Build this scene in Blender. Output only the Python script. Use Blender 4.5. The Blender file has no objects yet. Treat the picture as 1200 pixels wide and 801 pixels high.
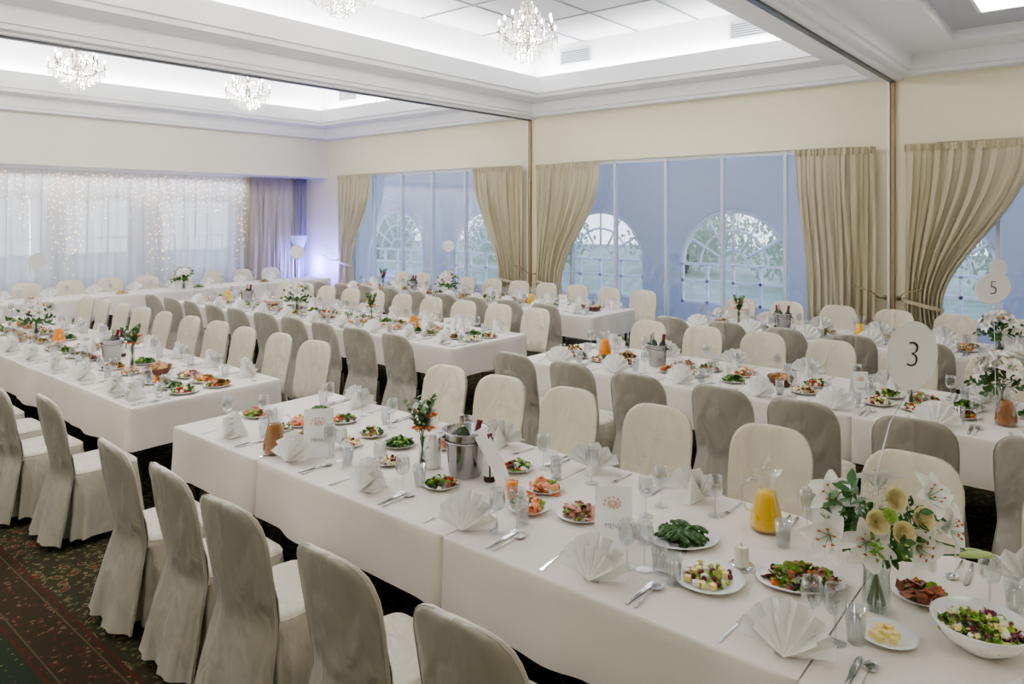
import bpy, math, random
from math import sin, cos, pi, radians as R, sqrt, atan2
from mathutils import Matrix, Vector, Euler, noise
rnd=random.Random(7)
SC=bpy.context.scene; COL=SC.collection
try:SC.view_settings.look='AgX - Medium High Contrast'
except Exception:pass
H=2.15;F=845.0
cd=bpy.data.cameras.new('camera');cam=bpy.data.objects.new('camera',cd);COL.objects.link(cam)
cam.location=(0,0,H);cam.rotation_euler=(R(90),0,R(-50));cd.lens=F*36/1200;cd.shift_y=-(400.5-250)/1200
SC.camera=cam
TZ=.757
def at(px,py,z=TZ):
    d=F*(H-z)/(py-250);r=(px-600)/F*d
    return (.766*d+.643*r,.643*d-.766*r)
# ---------------- materials
def M(name,col,rough=.5,metal=0,var=.06,ns=8,bump=0,bs=40,es=0,trans=None,transl=0,spec=None,sheen=0,stretch=None,bd=.02):
    a=bpy.data.materials.new(name);a.use_nodes=True;nt=a.node_tree;N=nt.nodes;L=nt.links
    b=N['Principled BSDF'];out=N['Material Output']
    tc=N.new('ShaderNodeTexCoord');nz=N.new('ShaderNodeTexNoise');nz.inputs['Scale'].default_value=ns;nz.inputs['Detail'].default_value=3
    L.new(tc.outputs['Object'],nz.inputs['Vector'])
    mx=N.new('ShaderNodeMix');mx.data_type='RGBA'
    mx.inputs['A'].default_value=(*[max(0,c*(1-var)) for c in col],1);mx.inputs['B'].default_value=(*[min(1,c*(1+var)) for c in col],1)
    L.new(nz.outputs['Fac'],mx.inputs['Factor']);L.new(mx.outputs['Result'],b.inputs['Base Color'])
    b.inputs['Roughness'].default_value=rough;b.inputs['Metallic'].default_value=metal
    if spec is not None:b.inputs['Specular IOR Level'].default_value=spec
    if sheen:b.inputs['Sheen Weight'].default_value=sheen
    if es:
        b.inputs['Emission Color'].default_value=(*col,1);b.inputs['Emission Strength'].default_value=es
        a.cycles.emission_sampling='NONE' if name!='light_diffuser' else 'AUTO'
    if bump:
        n2=N.new('ShaderNodeTexNoise');n2.inputs['Scale'].default_value=bs;n2.inputs['Detail'].default_value=2 if stretch else 3;n2.inputs['Distortion'].default_value=.5 if stretch else 0
        src=tc.outputs['Object']
        if stretch:
            mp=N.new('ShaderNodeMapping');mp.inputs['Scale'].default_value=stretch;mp.inputs['Rotation'].default_value=(.3,.35,0);L.new(src,mp.inputs[0]);src=mp.outputs[0]
        L.new(src,n2.inputs['Vector'])
        bp=N.new('ShaderNodeBump');bp.inputs['Strength'].default_value=bump;bp.inputs['Distance'].default_value=bd
        L.new(n2.outputs['Fac'],bp.inputs['Height']);L.new(bp.outputs['Normal'],b.inputs['Normal'])
    if trans is not None or transl:
        cur=b.outputs[0]
        if transl:
            t=N.new('ShaderNodeBsdfTranslucent');t.inputs[0].default_value=(*col,1);m1=N.new('ShaderNodeMixShader');m1.inputs[0].default_value=transl
            L.new(cur,m1.inputs[1]);L.new(t.outputs[0],m1.inputs[2]);cur=m1.outputs[0]
        if trans is not None:
            t=N.new('ShaderNodeBsdfTransparent');m1=N.new('ShaderNodeMixShader');m1.inputs[0].default_value=trans
            L.new(cur,m1.inputs[1]);L.new(t.outputs[0],m1.inputs[2]);cur=m1.outputs[0]
        L.new(cur,out.inputs[0])
    return a
def glassM(name,tint,lo=.04,hi=.75,gl=(1,1,1),blend=.35):
    a=bpy.data.materials.new(name);a.use_nodes=True;nt=a.node_tree;N=nt.nodes;L=nt.links
    N.remove(N['Principled BSDF']);out=N['Material Output']
    t=N.new('ShaderNodeBsdfTransparent');t.inputs[0].default_value=(*tint,1)
    g=N.new('ShaderNodeBsdfGlossy');g.inputs['Roughness'].default_value=.05;g.inputs[0].default_value=(*gl,1)
    lw=N.new('ShaderNodeLayerWeight');lw.inputs['Blend'].default_value=blend
    mr=N.new('ShaderNodeMapRange');mr.inputs['To Min'].default_value=lo;mr.inputs['To Max'].default_value=hi
    m1=N.new('ShaderNodeMixShader');L.new(lw.outputs['Facing'],mr.inputs['Value']);L.new(mr.outputs[0],m1.inputs[0])
    L.new(t.outputs[0],m1.inputs[1]);L.new(g.outputs[0],m1.inputs[2]);L.new(m1.outputs[0],out.inputs[0]);return a
m_white=M('ceiling_white',(.84,.845,.86),.6,var=.01)
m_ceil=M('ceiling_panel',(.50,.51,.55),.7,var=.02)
m_wall=M('cream_wall',(.85,.795,.61),.7,var=.02)
m_wall2=M('pale_header_wall',(.80,.77,.67),.7,var=.02)
m_frame=M('white_frame',(.88,.90,.93),.35,var=.01)
m_wframe=M('grey_window_frame',(.66,.70,.76),.35,var=.01)
m_track=M('track_metal',(.12,.13,.15),.4,.5)
m_jamb=M('wood_jamb',(.36,.27,.15),.45,var=.15)
m_cloth=M('table_linen',(.79,.74,.68),.75,var=.02,bump=.2,bs=5)
m_napk=M('napkin_linen',(.91,.90,.875),.7,var=.02)
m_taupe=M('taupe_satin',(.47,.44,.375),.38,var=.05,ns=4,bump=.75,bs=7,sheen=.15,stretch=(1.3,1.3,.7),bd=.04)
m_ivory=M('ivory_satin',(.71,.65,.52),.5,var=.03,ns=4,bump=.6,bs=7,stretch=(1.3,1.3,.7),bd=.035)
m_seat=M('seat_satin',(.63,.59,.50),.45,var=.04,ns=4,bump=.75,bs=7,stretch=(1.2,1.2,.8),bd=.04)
m_legs=M('dark_leg',(.06,.055,.05),.4,.3)
m_curt=M('beige_curtain',(.62,.565,.40),.8,var=.06,ns=4,transl=.15)
m_grey=M('grey_curtain',(.30,.29,.30),.75,var=.05,ns=4)
m_lgrey=M('light_grey_curtain',(.52,.475,.39),.75,var=.05,ns=4)
m_sheer=M('sheer_curtain',(.82,.84,.88),.8,var=.03,trans=.15,transl=.58)
m_steel=M('steel',(.70,.70,.70),.16,1,var=.03)
m_pail=M('bucket_steel',(.46,.46,.47),.13,1,var=.1,ns=5)
m_wire=M('wire_white',(.8,.8,.8),.4)
m_porc=M('porcelain',(.90,.90,.89),.15,var=.01)
m_paper=M('paper',(.97,.97,.965),.8,var=.01)
m_ink=M('ink',(.03,.03,.035),.8)
m_pinkink=M('pink_print',(.72,.52,.46),.8,var=.3,ns=60)
m_glass=glassM('clear_glass',(.90,.915,.92),.05,.9,blend=.3)
m_jug=glassM('jug_glass',(.95,.955,.95),.05,.7,blend=.3)
m_win=glassM('window_glass',(.88,.915,.98),.08,.4)
m_water=glassM('water',(.86,.93,.90),.05,.5)
m_yjuice=M('yellow_juice',(.92,.58,.03),.25,var=.06,ns=14)
m_ojuice=M('orange_juice',(.90,.32,.03),.25,var=.06,ns=14)
m_amber=M('amber_juice',(.42,.15,.012),.1,var=.2,ns=14,trans=.3)
m_wine=M('dark_bottle',(.05,.02,.018),.08)
m_gbot=M('green_bottle',(.05,.09,.03),.08)
m_foil=M('red_foil',(.20,.03,.035),.35,.4)
m_label=M('bottle_label',(.88,.87,.82),.7)
m_wax=M('wax',(.93,.90,.80),.5,transl=.3)
m_leaf=M('leaf',(.06,.16,.04),.45,var=.35,ns=30)
m_leaf2=M('leaf_light',(.20,.36,.07),.45,var=.3,ns=30)
m_lily=M('lily_petal',(.93,.92,.88),.5,var=.03,transl=.15)
m_stamen=M('stamen',(.55,.14,.04),.6)
m_cream=M('rose_cream',(.98,.89,.58),.5,var=.05,transl=.1)
m_green=M('green_mum',(.42,.60,.14),.6)
m_red=M('tomato_red',(.62,.06,.03),.3,var=.2,ns=30)
m_orange=M('orange_petal',(.80,.22,.06),.45,var=.2,ns=30)
m_salmon=M('salmon',(.80,.33,.18),.4,var=.15,ns=40)
m_meat=M('roast_meat',(.38,.15,.09),.5,var=.3,ns=40)
m_meat2=M('cold_cut',(.64,.37,.30),.5,var=.2,ns=50)
m_cheese=M('cheese',(.90,.76,.32),.5,var=.05)
m_feta=M('white_cheese',(.88,.85,.74),.5)
m_lett=M('lettuce',(.24,.42,.05),.45,var=.35,ns=40)
m_dkgreen=M('dark_greens',(.04,.12,.02),.4,var=.4,ns=40)
m_cuc=M('cucumber',(.55,.68,.30),.4,var=.15)
m_olive=M('olive',(.05,.03,.05),.2)
m_grape=M('red_grape',(.20,.03,.07),.25)
m_ggrape=M('green_grape',(.50,.58,.15),.25,transl=.2)
m_wicker=M('wicker',(.18,.08,.04),.6,var=.3,ns=60,bump=.6,bs=120)
m_bread=M('bread',(.56,.33,.14),.7,var=.25,ns=25)
m_gold=M('chandelier_silver',(.62,.58,.48),.2,1)
m_crys=M('crystal',(.85,.83,.79),.06,.85,es=.6,var=0)  # slight emission puts the sparkle into the material; crystals are no lamps
m_bulb=M('candle_bulb',(1,.93,.8),.3,es=25,var=0)
m_fairy=M('fairy_bulb',(1,.55,.22),.3,es=7,var=0)
m_panel=M('light_diffuser',(1,.96,.89),.3,es=10,var=0)
m_ext=M('gallery_wall',(.54,.56,.62),.8,var=.05)
m_grass=M('lawn',(.40,.46,.34),.9,var=.3,ns=2)
m_bark=M('bark',(.22,.2,.18),.9)
m_tree=M('tree_leaf',(.46,.54,.42),.8,var=.3,ns=6,transl=.5)
m_grille=M('grille',(.20,.21,.23),.5)
m_brass=M('brass',(.5,.4,.22),.35,.9)
m_shade=M('lamp_shade_white',(.9,.9,.95),.6,transl=.4)
def carpet():
    a=bpy.data.materials.new('carpet');a.use_nodes=True;nt=a.node_tree;N=nt.nodes;L=nt.links;b=N['Principled BSDF'];b.inputs['Roughness'].default_value=.95;b.inputs['Specular IOR Level'].default_value=.1
    tc=N.new('ShaderNodeTexCoord');sp=N.new('ShaderNodeSeparateXYZ');L.new(tc.outputs['Object'],sp.inputs[0])
    def ramp(src,stops):
        r=N.new('ShaderNodeValToRGB');r.color_ramp.interpolation='CONSTANT';e=r.color_ramp.elements
        e[0].position=stops[0][0];e[0].color=(*stops[0][1],1);e[1].position=stops[1][0];e[1].color=(*stops[1][1],1)
        for p,c in stops[2:]:
            k=e.new(p);k.color=(*c,1)
        L.new(src,r.inputs[0]);return r.outputs[0]
    def mth(op,x,y):
        n=N.new('ShaderNodeMath');n.operation=op
        for i,q in enumerate((x,y)):
            if isinstance(q,(int,float)):n.inputs[i].default_value=q
            else:L.new(q,n.inputs[i])
        return n.outputs[0]
    def mix(f,A,B):
        n=N.new('ShaderNodeMix');n.data_type='RGBA';L.new(f,n.inputs['Factor'])
        for k,q in(('A',A),('B',B)):
            if isinstance(q,tuple):n.inputs[k].default_value=(*q,1)
            else:L.new(q,n.inputs[k])
        return n.outputs['Result']
    ns=N.new('ShaderNodeTexNoise');ns.inputs['Scale'].default_value=13;ns.inputs['Detail'].default_value=3;L.new(tc.outputs['Object'],ns.inputs['Vector'])
    vm=N.new('ShaderNodeVectorMath');vm.operation='MULTIPLY_ADD';L.new(ns.outputs['Color'],vm.inputs[0]);vm.inputs[1].default_value=(.10,.10,0);L.new(tc.outputs['Object'],vm.inputs[2])
    v=N.new('ShaderNodeTexVoronoi');v.inputs['Scale'].default_value=9;L.new(vm.outputs[0],v.inputs['Vector'])
    v2=N.new('ShaderNodeTexVoronoi');v2.inputs['Scale'].default_value=26;L.new(vm.outputs[0],v2.inputs['Vector'])
    g=(.046,.042,.024);rd=(.125,.040,.028);be=(.20,.155,.095);g2=(.075,.080,.040)
    p1=ramp(v.outputs['Distance'],[(0,be),(.08,rd),(.18,(.07,.028,.018)),(.23,be),(.27,g)])
    p2=ramp(v2.outputs['Distance'],[(0,rd),(.15,be),(.25,g2),(.42,g)])
    sel=mth('GREATER_THAN',v.outputs['Distance'],.30)
    pat=mix(sel,p1,p2)
    v3=N.new('ShaderNodeTexVoronoi');v3.inputs['Scale'].default_value=16;v3.inputs['Randomness'].default_value=.15;L.new(tc.outputs['Object'],v3.inputs['Vector'])
    plain=ramp(v3.outputs['Distance'],[(0,(.13,.10,.05)),(.12,(.030,.042,.027))])
    bord=ramp(v2.outputs['Distance'],[(0,(.15,.115,.07)),(.2,(.085,.034,.024)),(.38,(.045,.036,.022))])
    x=sp.outputs[0]
    c=mix(mth('GREATER_THAN',x,1.16),plain,bord)
    c=mix(mth('GREATER_THAN',x,1.44),c,pat)
    for s in(1.16,1.20,1.40,1.44):
        c=mix(mth('LESS_THAN',mth('ABSOLUTE',mth('SUBTRACT',x,s),0),.008 if s in(1.16,1.44) else .004),c,(.085,.030,.022) if s in(1.16,1.44) else (.10,.078,.048))
    L.new(c,b.inputs['Base Color']);return a
m_carpet=carpet()
# ---------------- mesh builder
class MB:
    def __init__(s):s.v=[];s.f=[];s.m=[];s.s=[]
    def add(s,vs,fs,mi=0,sm=True):
        o=len(s.v);s.v+=[tuple(p) for p in vs];s.f+=[tuple(i+o for i in f) for f in fs];s.m+=[mi]*len(fs);s.s+=[sm]*len(fs)
    def box(s,c,d,mi=0,rot=None):
        vs=[Vector((x*d[0]/2,y*d[1]/2,z*d[2]/2)) for x in(-1,1) for y in(-1,1) for z in(-1,1)]
        if rot is not None:vs=[rot@p for p in vs]
        s.add([p+Vector(c) for p in vs],[(0,1,3,2),(4,6,7,5),(0,4,5,1),(2,3,7,6),(0,2,6,4),(1,5,7,3)],mi,False)
    def bb(s,x0,x1,y0,y1,z0,z1,mi=0):s.box(((x0+x1)/2,(y0+y1)/2,(z0+z1)/2),(abs(x1-x0),abs(y1-y0),abs(z1-z0)),mi)
    def lathe(s,prof,seg=20,c=(0,0,0),mi=0,sx=1,sy=1,rot=None):
        vs=[];n=len(prof)
        for r,z in prof:
            for k in range(seg):
                p=Vector((r*cos(2*pi*k/seg)*sx,r*sin(2*pi*k/seg)*sy,z))
                if rot is not None:p=rot@p
                vs.append(p+Vector(c))
        fs=[(i*seg+k,i*seg+(k+1)%seg,(i+1)*seg+(k+1)%seg,(i+1)*seg+k) for i in range(n-1) for k in range(seg)]
        s.add(vs,fs,mi)
        if prof[0][0]>.0005:s.add(vs[:seg],[tuple(range(seg-1,-1,-1))],mi,False)
        if prof[-1][0]>.0005 and getattr(s,'cap',False):s.add(vs[-seg:],[tuple(range(seg))],mi,False)
    def tube(s,pts,rad,seg=6,mi=0):
        pts=[Vector(p) for p in pts];vs=[];n=len(pts)
        for i,p in enumerate(pts):
            t=(pts[min(i+1,n-1)]-pts[max(i-1,0)]);t=t.normalized() if t.length>1e-9 else Vector((0,0,1))
            a=t.cross(Vector((0,0,1)) if abs(t.z)<.9 else Vector((1,0,0))).normalized();b=t.cross(a)
            r=rad[i] if isinstance(rad,(list,tuple)) else rad
            for k in range(seg):vs.append(p+a*r*cos(2*pi*k/seg)+b*r*sin(2*pi*k/seg))
        fs=[(i*seg+k,i*seg+(k+1)%seg,(i+1)*seg+(k+1)%seg,(i+1)*seg+k) for i in range(n-1) for k in range(seg)]
        fs+=[tuple(range(seg-1,-1,-1)),tuple((n-1)*seg+k for k in range(seg))]
        s.add(vs,fs,mi)
    def ball(s,c,r,mi=0,seg=8,rg=5,rot=None):
        if isinstance(r,(int,float)):r=(r,r,r)
        vs=[]
        for i in range(rg+1):
            a=pi*i/rg
            for k in range(seg):
                p=Vector((r[0]*sin(a)*cos(2*pi*k/seg),r[1]*sin(a)*sin(2*pi*k/seg),r[2]*cos(a)))
                if rot is not None:p=rot@p
                vs.append(p+Vector(c))
        s.add(vs,[(i*seg+k,(i+1)*seg+k,(i+1)*seg+(k+1)%seg,i*seg+(k+1)%seg) for i in range(rg) for k in range(seg)],mi)
    def octa(s,c,r,h,mi=0):
        x,y,z=c;s.add([(x+r,y,z),(x,y+r,z),(x-r,y,z),(x,y-r,z),(x,y,z+h),(x,y,z-h)],[(0,1,4),(1,2,4),(2,3,4),(3,0,4),(1,0,5),(2,1,5),(3,2,5),(0,3,5)],mi,False)
    def grid(s,fn,nu,nv,mi=0,sm=True):
        vs=[fn(i/nu,j/nv) for j in range(nv+1) for i in range(nu+1)]
        s.add(vs,[(j*(nu+1)+i,j*(nu+1)+i+1,(j+1)*(nu+1)+i+1,(j+1)*(nu+1)+i) for j in range(nv) for i in range(nu)],mi,sm)
    def xf(s,mt,start=0):
        s.v=s.v[:start]+[tuple(mt@Vector(p)) for p in s.v[start:]]
    def mesh(s,name,mats):
        me=bpy.data.meshes.new(name);me.from_pydata(s.v,[],s.f)
        if not isinstance(mats,(list,tuple)):mats=[mats]
        for q in mats:me.materials.append(q)
        me.polygons.foreach_set('material_index',s.m);me.polygons.foreach_set('use_smooth',s.s);me.update();return me
    def build(s,name,mats,parent=None):
        o=bpy.data.objects.new(name,s.mesh(name,mats));COL.objects.link(o)
        if parent is not None:o.parent=parent
        return o
def empty(name,loc=(0,0,0)):
    o=bpy.data.objects.new(name,None);COL.objects.link(o);o.location=loc;o.empty_display_size=.1;return o
def tag(o,label,cat,group=None,kind=None):
    o['label']=label;o['category']=cat
    if group:o['group']=group
    if kind:o['kind']=kind
    return o
def struct(o):o['kind']='structure';return o
used=set()
def spawn(p,loc,rot=0,label='',cat='',group=None,parts=True,kind=None,scale=None):
    if p.name in used:
        r=p.copy();COL.objects.link(r)
        for k in('group','kind'):
            if k in r:del r[k]
        if parts:
            for ch in list(p.children):
                c=ch.copy();COL.objects.link(c);c.parent=r
                for g in ch.children:
                    d=g.copy();COL.objects.link(d);d.parent=c
    else:
        used.add(p.name);r=p
    r.location=loc;r.rotation_euler=rot if isinstance(rot,tuple) else (0,0,rot)
    if scale:r.scale=scale if isinstance(scale,tuple) else (scale,)*3
    elif r.scale[0]!=1:r.scale=(1,1,1)
    return tag(r,label,cat,group,kind)
ORD='first second third fourth fifth sixth seventh eighth ninth tenth eleventh twelfth thirteenth fourteenth fifteenth sixteenth seventeenth eighteenth nineteenth twentieth'.split()
ORD+=['twenty-'+o for o in ORD[:9]]+['thirtieth']+['thirty-'+o for o in ORD[:9]]+['fortieth']+['forty-'+o for o in ORD[:9]]
def textmesh(s,size,mat,ext=.0006,off=0):
    cu=bpy.data.curves.new('t','FONT');cu.body=s;cu.size=size;cu.extrude=ext;cu.offset=off;cu.align_x='CENTER';cu.align_y='CENTER'
    ob=bpy.data.objects.new('t',cu);COL.objects.link(ob);dg=bpy.context.evaluated_depsgraph_get()
    me=bpy.data.meshes.new_from_object(ob.evaluated_get(dg));bpy.data.objects.remove(ob);me.materials.clear();me.materials.append(mat)
    me.transform(Matrix.Rotation(R(90),4,'X'));return me
# ---------------- room
X0,X1=-2.6,10.4;Y0,YA,YB,YC,YN=-3.9,2.24,8.28,14.47,15.9
b=MB();b.bb(X0,X1+.25,Y0,YN+.1,-.1,0);struct(b.build('floor',m_carpet))
def tray(u0,u1,prof,n):
    b=MB()
    for k in range(len(prof)-1):
        (i0,z0),(i1,z1)=prof[k],prof[k+1]
        q=lambda i,z:[(X0+i,u0+i,z),(X1-i,u0+i,z),(X1-i,u1-i,z),(X0+i,u1-i,z)]
        b.add(q(i0,z0)+q(i1,z1),[(j,(j+1)%4,4+(j+1)%4,4+j) for j in range(4)],0,False)
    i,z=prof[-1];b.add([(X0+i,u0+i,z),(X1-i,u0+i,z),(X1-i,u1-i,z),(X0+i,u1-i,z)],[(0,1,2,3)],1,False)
    if z>4.5:
        for t in range(1,5):
            y=u0+i+(u1-u0-2*i)*t/5;b.bb(X0+i,X1-i,y-.014,y+.014,z-.014,z-.004,2)
        for t in range(1,9):
            x=X0+i+(X1-X0-2*i)*t/9;b.bb(x-.014,x+.014,u0+i,u1-i,z-.014,z-.004,2)
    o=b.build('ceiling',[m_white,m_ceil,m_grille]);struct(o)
P=[(0,3.9),(.22,3.9),(.22,3.95),(.26,3.95),(.26,4.13),(.69,4.13),(.69,4.19),(.76,4.19),(.76,4.46),(.73,4.46),(.73,4.38),(.45,4.38),(.45,5.02)]
tray(YA,YB,P,1);tray(YB,YC,P,2);tray(Y0,YA,[(0,3.9),(.22,3.9),(.22,3.95),(.26,3.95),(.26,4.13),(.8,4.13),(.8,4.25)],0)
b=MB();b.bb(X0,X1,YC+.14,YN,3.0,3.08);struct(b.build('ceiling',m_white))
n=0
for y in(YA,YB):
    b=MB();b.bb(X0,X1,y-.12,y-.03,3.87,3.93,0);b.bb(X0,X1,y+.03,y+.12,3.87,3.93,0);b.bb(X0,X1,y-.028,y+.028,3.85,3.9,1)
    n+=1;struct(b.build('trim_%d'%n,[m_white,m_track]))
    b=MB();b.bb(X1-.05,X1-.001,y-.03,y+.015,0,3.85,0);b.bb(X1-.04,X1-.001,y+.03,y+.06,0,3.87,1);n+=1;struct(b.build('trim_%d'%n,[m_jamb,m_frame]))
# window wall
b=MB();b.bb(X1,X1+.2,Y0,YN,3.05,3.95);b.bb(X1,X1+.2,Y0,YN,0,.1)
for a,c in[(Y0,-3.4),(1.75,2.72),(7.82,8.72),(13.7,YN)]:b.bb(X1,X1+.2,a,c,.1,3.05)
struct(b.build('wall_right',m_wall))
b=MB();b.bb(X0,X1,YC,YC+.14,3.0,3.95);struct(b.build('wall_back_header',m_wall2))
b=MB();b.bb(X0-.2,X0,Y0,YN,0,3.95);struct(b.build('wall_left',m_wall))
b=MB();b.bb(X0,X1+.2,Y0-.2,Y0,0,3.95);struct(b.build('wall_front',m_wall))
b=MB();o3=[(.2,2.6),(3.3,4.85),(5.25,6.45),(7.1,8.7)];xs=X0
for a,c in o3:b.bb(xs,a,YN,YN+.15,0,3.1);b.bb(a,c,YN,YN+.15,0,.9);b.bb(a,c,YN,YN+.15,2.45,3.1);xs=c
b.bb(xs,X1+.2,YN,YN+.15,0,3.1);struct(b.build('wall_back',m_wall2))
wn=0
for a,c in o3:
    b=MB();k=int((c-a)/.4)
    for t in range(k+1):
        x=a+(c-a)*t/k;b.bb(x-.013,x+.013,YN+.04,YN+.1,.9,2.45)
    for z in(.92,1.65,2.43):b.bb(a,c,YN+.04,YN+.1,z-.013,z+.013)
    wn+=1;struct(b.build('window_%d'%wn,m_frame))
for y0,y1,ms in[(-3.4,1.75,[-2.5,-1.5,-.5,.35,1.1]),(2.72,7.82,[2.75,3.65,4.6,5.55,6.5,7.4]),(8.72,13.7,[9.1,10.0,10.95,11.9,12.85,13.5])]:
    fr=MB()
    for z in(.13,3.02):fr.bb(X1+.05,X1+.12,y0,y1,z-.03,z+.03)
    for y in[y0+.03]+ms+[y1-.03]:fr.bb(X1+.04,X1+.13,y-.022,y+.022,.1,3.05)
    wn+=1;f=struct(fr.build('window_%d'%wn,m_wframe))
    g=MB();g.bb(X1+.08,X1+.085,y0,y1,.12,3.03);g.build('pane',m_win,f)
# gallery outside with arched windows
XE=13.4;R_=1.1;SP=1.14;arch=[-.7,2.45,5.7,8.75,12.15,15.5]
b=MB();xs=-5
for c in arch:
    b.bb(XE,XE+.2,xs,c-R_,0,4.0);b.bb(XE,XE+.2,c-R_,c+R_,0,.35)
    for k in range(24):
        a0=pi*k/24;a1=pi*(k+1)/24;p=[(c-R_*cos(a0),SP+R_*sin(a0)),(c-R_*cos(a1),SP+R_*sin(a1))]
        b.add([(XE,p[0][0],p[0][1]),(XE,p[1][0],p[1][1]),(XE,p[1][0],4),(XE,p[0][0],4)],[(0,1,2,3)],0,False)
        b.add([(XE,p[0][0],p[0][1]),(XE,p[1][0],p[1][1]),(XE+.2,p[1][0],p[1][1]),(XE+.2,p[0][0],p[0][1])],[(0,1,2,3)],1,False)
    xs=c+R_
b.bb(XE,XE+.2,xs,19,0,4.0);struct(b.build('wall_gallery',[m_ext,m_frame]))
b=MB();b.bb(X1+.25,XE,-5,19,-.1,0);struct(b.build('floor_gallery',m_ext))
b=MB()
for k in range(14):b.bb(X1+.3,XE,-4+1.7*k,-3.88+1.7*k,3.25,3.4)
struct(b.build('trim_gallery_beams',m_frame))
for c in arch:
    b=MB();x=XE+.08
    for k in range(7):
        a=pi*k/6;b.tube([(x,c-.3*cos(a),SP+.3*sin(a)),(x,c-R_*cos(a),SP+R_*sin(a))],.026,4)
    for r in(.3,.68,R_-.03):b.tube([(x,c-r*cos(pi*t/24),SP+r*sin(pi*t/24)) for t in range(25)],.06 if r>.9 else .024,4)
    for t in range(5):
        y=c-R_+.03+(2*R_-.06)*t/4;b.bb(x-.03,x+.03,y-.024,y+.024,.35,SP)
    for z in(.38,.8,SP):b.bb(x-.03,x+.03,c-R_,c+R_,z-.026,z+.026)
    wn+=1;struct(b.build('window_%d'%wn,m_frame))
b=MB();b.bb(XE+.2,45,-30,45,-.2,-.1);b.bb(-25,XE+.2,YN+.4,45,-.2,-.1);struct(b.build('ground_lawn',m_grass))
tl=['pale leafy tree on the lawn beyond the rightmost arched window','leafy tree beyond the second arched window','leafy tree behind the middle arched window','leafy tree seen through the arch near window curtains','distant leafy tree beyond the left arched window','leafy tree on the lawn beyond the furthest arch','large leafy tree far behind the gallery','leafy tree at far left end of lawn']
for i,(x,y,h) in enumerate([(22,1.4,2.5),(22,6.8,2.6),(25,12.4,2.5),(22,17.4,2.6),(26,22.5,2.6),(23,28.0,2.6),(32,15,3.2),(28,34,2.8)]):
    t=empty('tree',(x,y,-.1));b=MB();b.tube([(0,0,0),(.1,.05,h*.4),(0,0,h*.8)],[.1,.08,.03],7);b.build('trunk',m_bark,t)
    b=MB()
    for k in range(2200):
        u=Vector((rnd.gauss(0,1),rnd.gauss(0,1),rnd.gauss(0,1))).normalized()*rnd.uniform(.3,1)
        p=Vector((u.x*2.2,u.y*2.5,h*.5+u.z*h*.5));r1=Euler((rnd.uniform(0,6),rnd.uniform(0,6),0)).to_matrix();q=rnd.uniform(.06,.13)
        b.add([p+r1@Vector(w) for w in((-q,0,0),(0,-q*.6,0),(q,0,0),(0,q*.6,0))],[(0,1,2,3)],0,False)
    b.build('crown',m_tree,t);tag(t,tl[i],'tree','trees outside')
# curtains
def curtain(y0,y1,yt0,yt1,yb0,yb1,label,zt=3.02,ztie=1.15,mat=m_curt,x=X1-.12,folds=9,name='curtain',axis=0,amp=.05,group='beige window curtains'):
    b=MB()
    def ease(t):return t*t*(3-2*t)
    sd=y0*3.1
    def fn(u,v):
        z=zt*(1-v)+.03*v
        if z>ztie:
            t=ease((zt-z)/(zt-ztie))**1.25;a=y0+(yt0-y0)*t;c=y1+(yt1-y1)*t
        else:
            t=ease((ztie-z)/ztie);a=yt0+(yb0-yt0)*t;c=yt1+(yb1-yt1)*t
        am=amp*(.5+.5*min(1,v*4))
        nn=noise.noise(Vector((u*7+sd,v*1.6,sd)))
        y=a+(c-a)*(u+.012*sin(4*pi*folds*u+v*4));ph=2*pi*folds*u+2.2*nn
        d=am*(.75+.5*nn)*sin(ph+.5*sin(v*5))+.3*am*sin(2.3*ph+1+v*3)
        return (x+d,y,z) if axis==0 else (y,x+d,z)
    b.grid(fn,folds*14,34,0);t=empty(name);o=b.build('drape',mat,t)
    h=MB()
    def fh(u,v):
        y=y0+(y1-y0)*u;d=.03*sin(2*pi*folds*1.5*u);z=zt+.01-.09*v;return (x-.01+d,y,z) if axis==0 else (y,x-.01+d,z)
    h.grid(fh,folds*12,2,0);h.build('heading_tape',mat,t)
    if abs((yt0-y0))+abs(yt1-y1)>.3:
        q=MB();ym=(yt0+yt1)/2;w=abs(yt1-yt0)/2+.02
        q.grid(lambda u,v:(x+cos(2*pi*u)*(.088),ym+w*sin(2*pi*u),ztie+.05*sin(2*pi*u)+.05*(v-.5)),24,1);q.build('tie_back',mat,t)
    tag(t,label,'curtain',group);return t
curtain(2.08,.75,2.08,1.66,2.08,1.4,'beige curtain sweeping down towards the rightmost partition post, at far right',folds=9,ztie=1.0)
curtain(3.45,2.42,3.3,2.42,3.25,2.42,'beige curtain hanging nearly straight just left of the right partition post',folds=9,ztie=1.0)
curtain(8.06,6.7,8.06,7.5,8.06,7.3,'beige curtain tied back just right of the middle partition post',folds=9,ztie=.9)
curtain(9.62,8.38,8.95,8.38,9.0,8.38,'beige curtain tied back just left of the middle partition post',folds=9,ztie=.9)
curtain(13.95,12.75,13.9,13.4,13.95,13.3,'beige curtain tied back beside the blue-lit back corner',folds=8,ztie=1.0)
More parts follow.
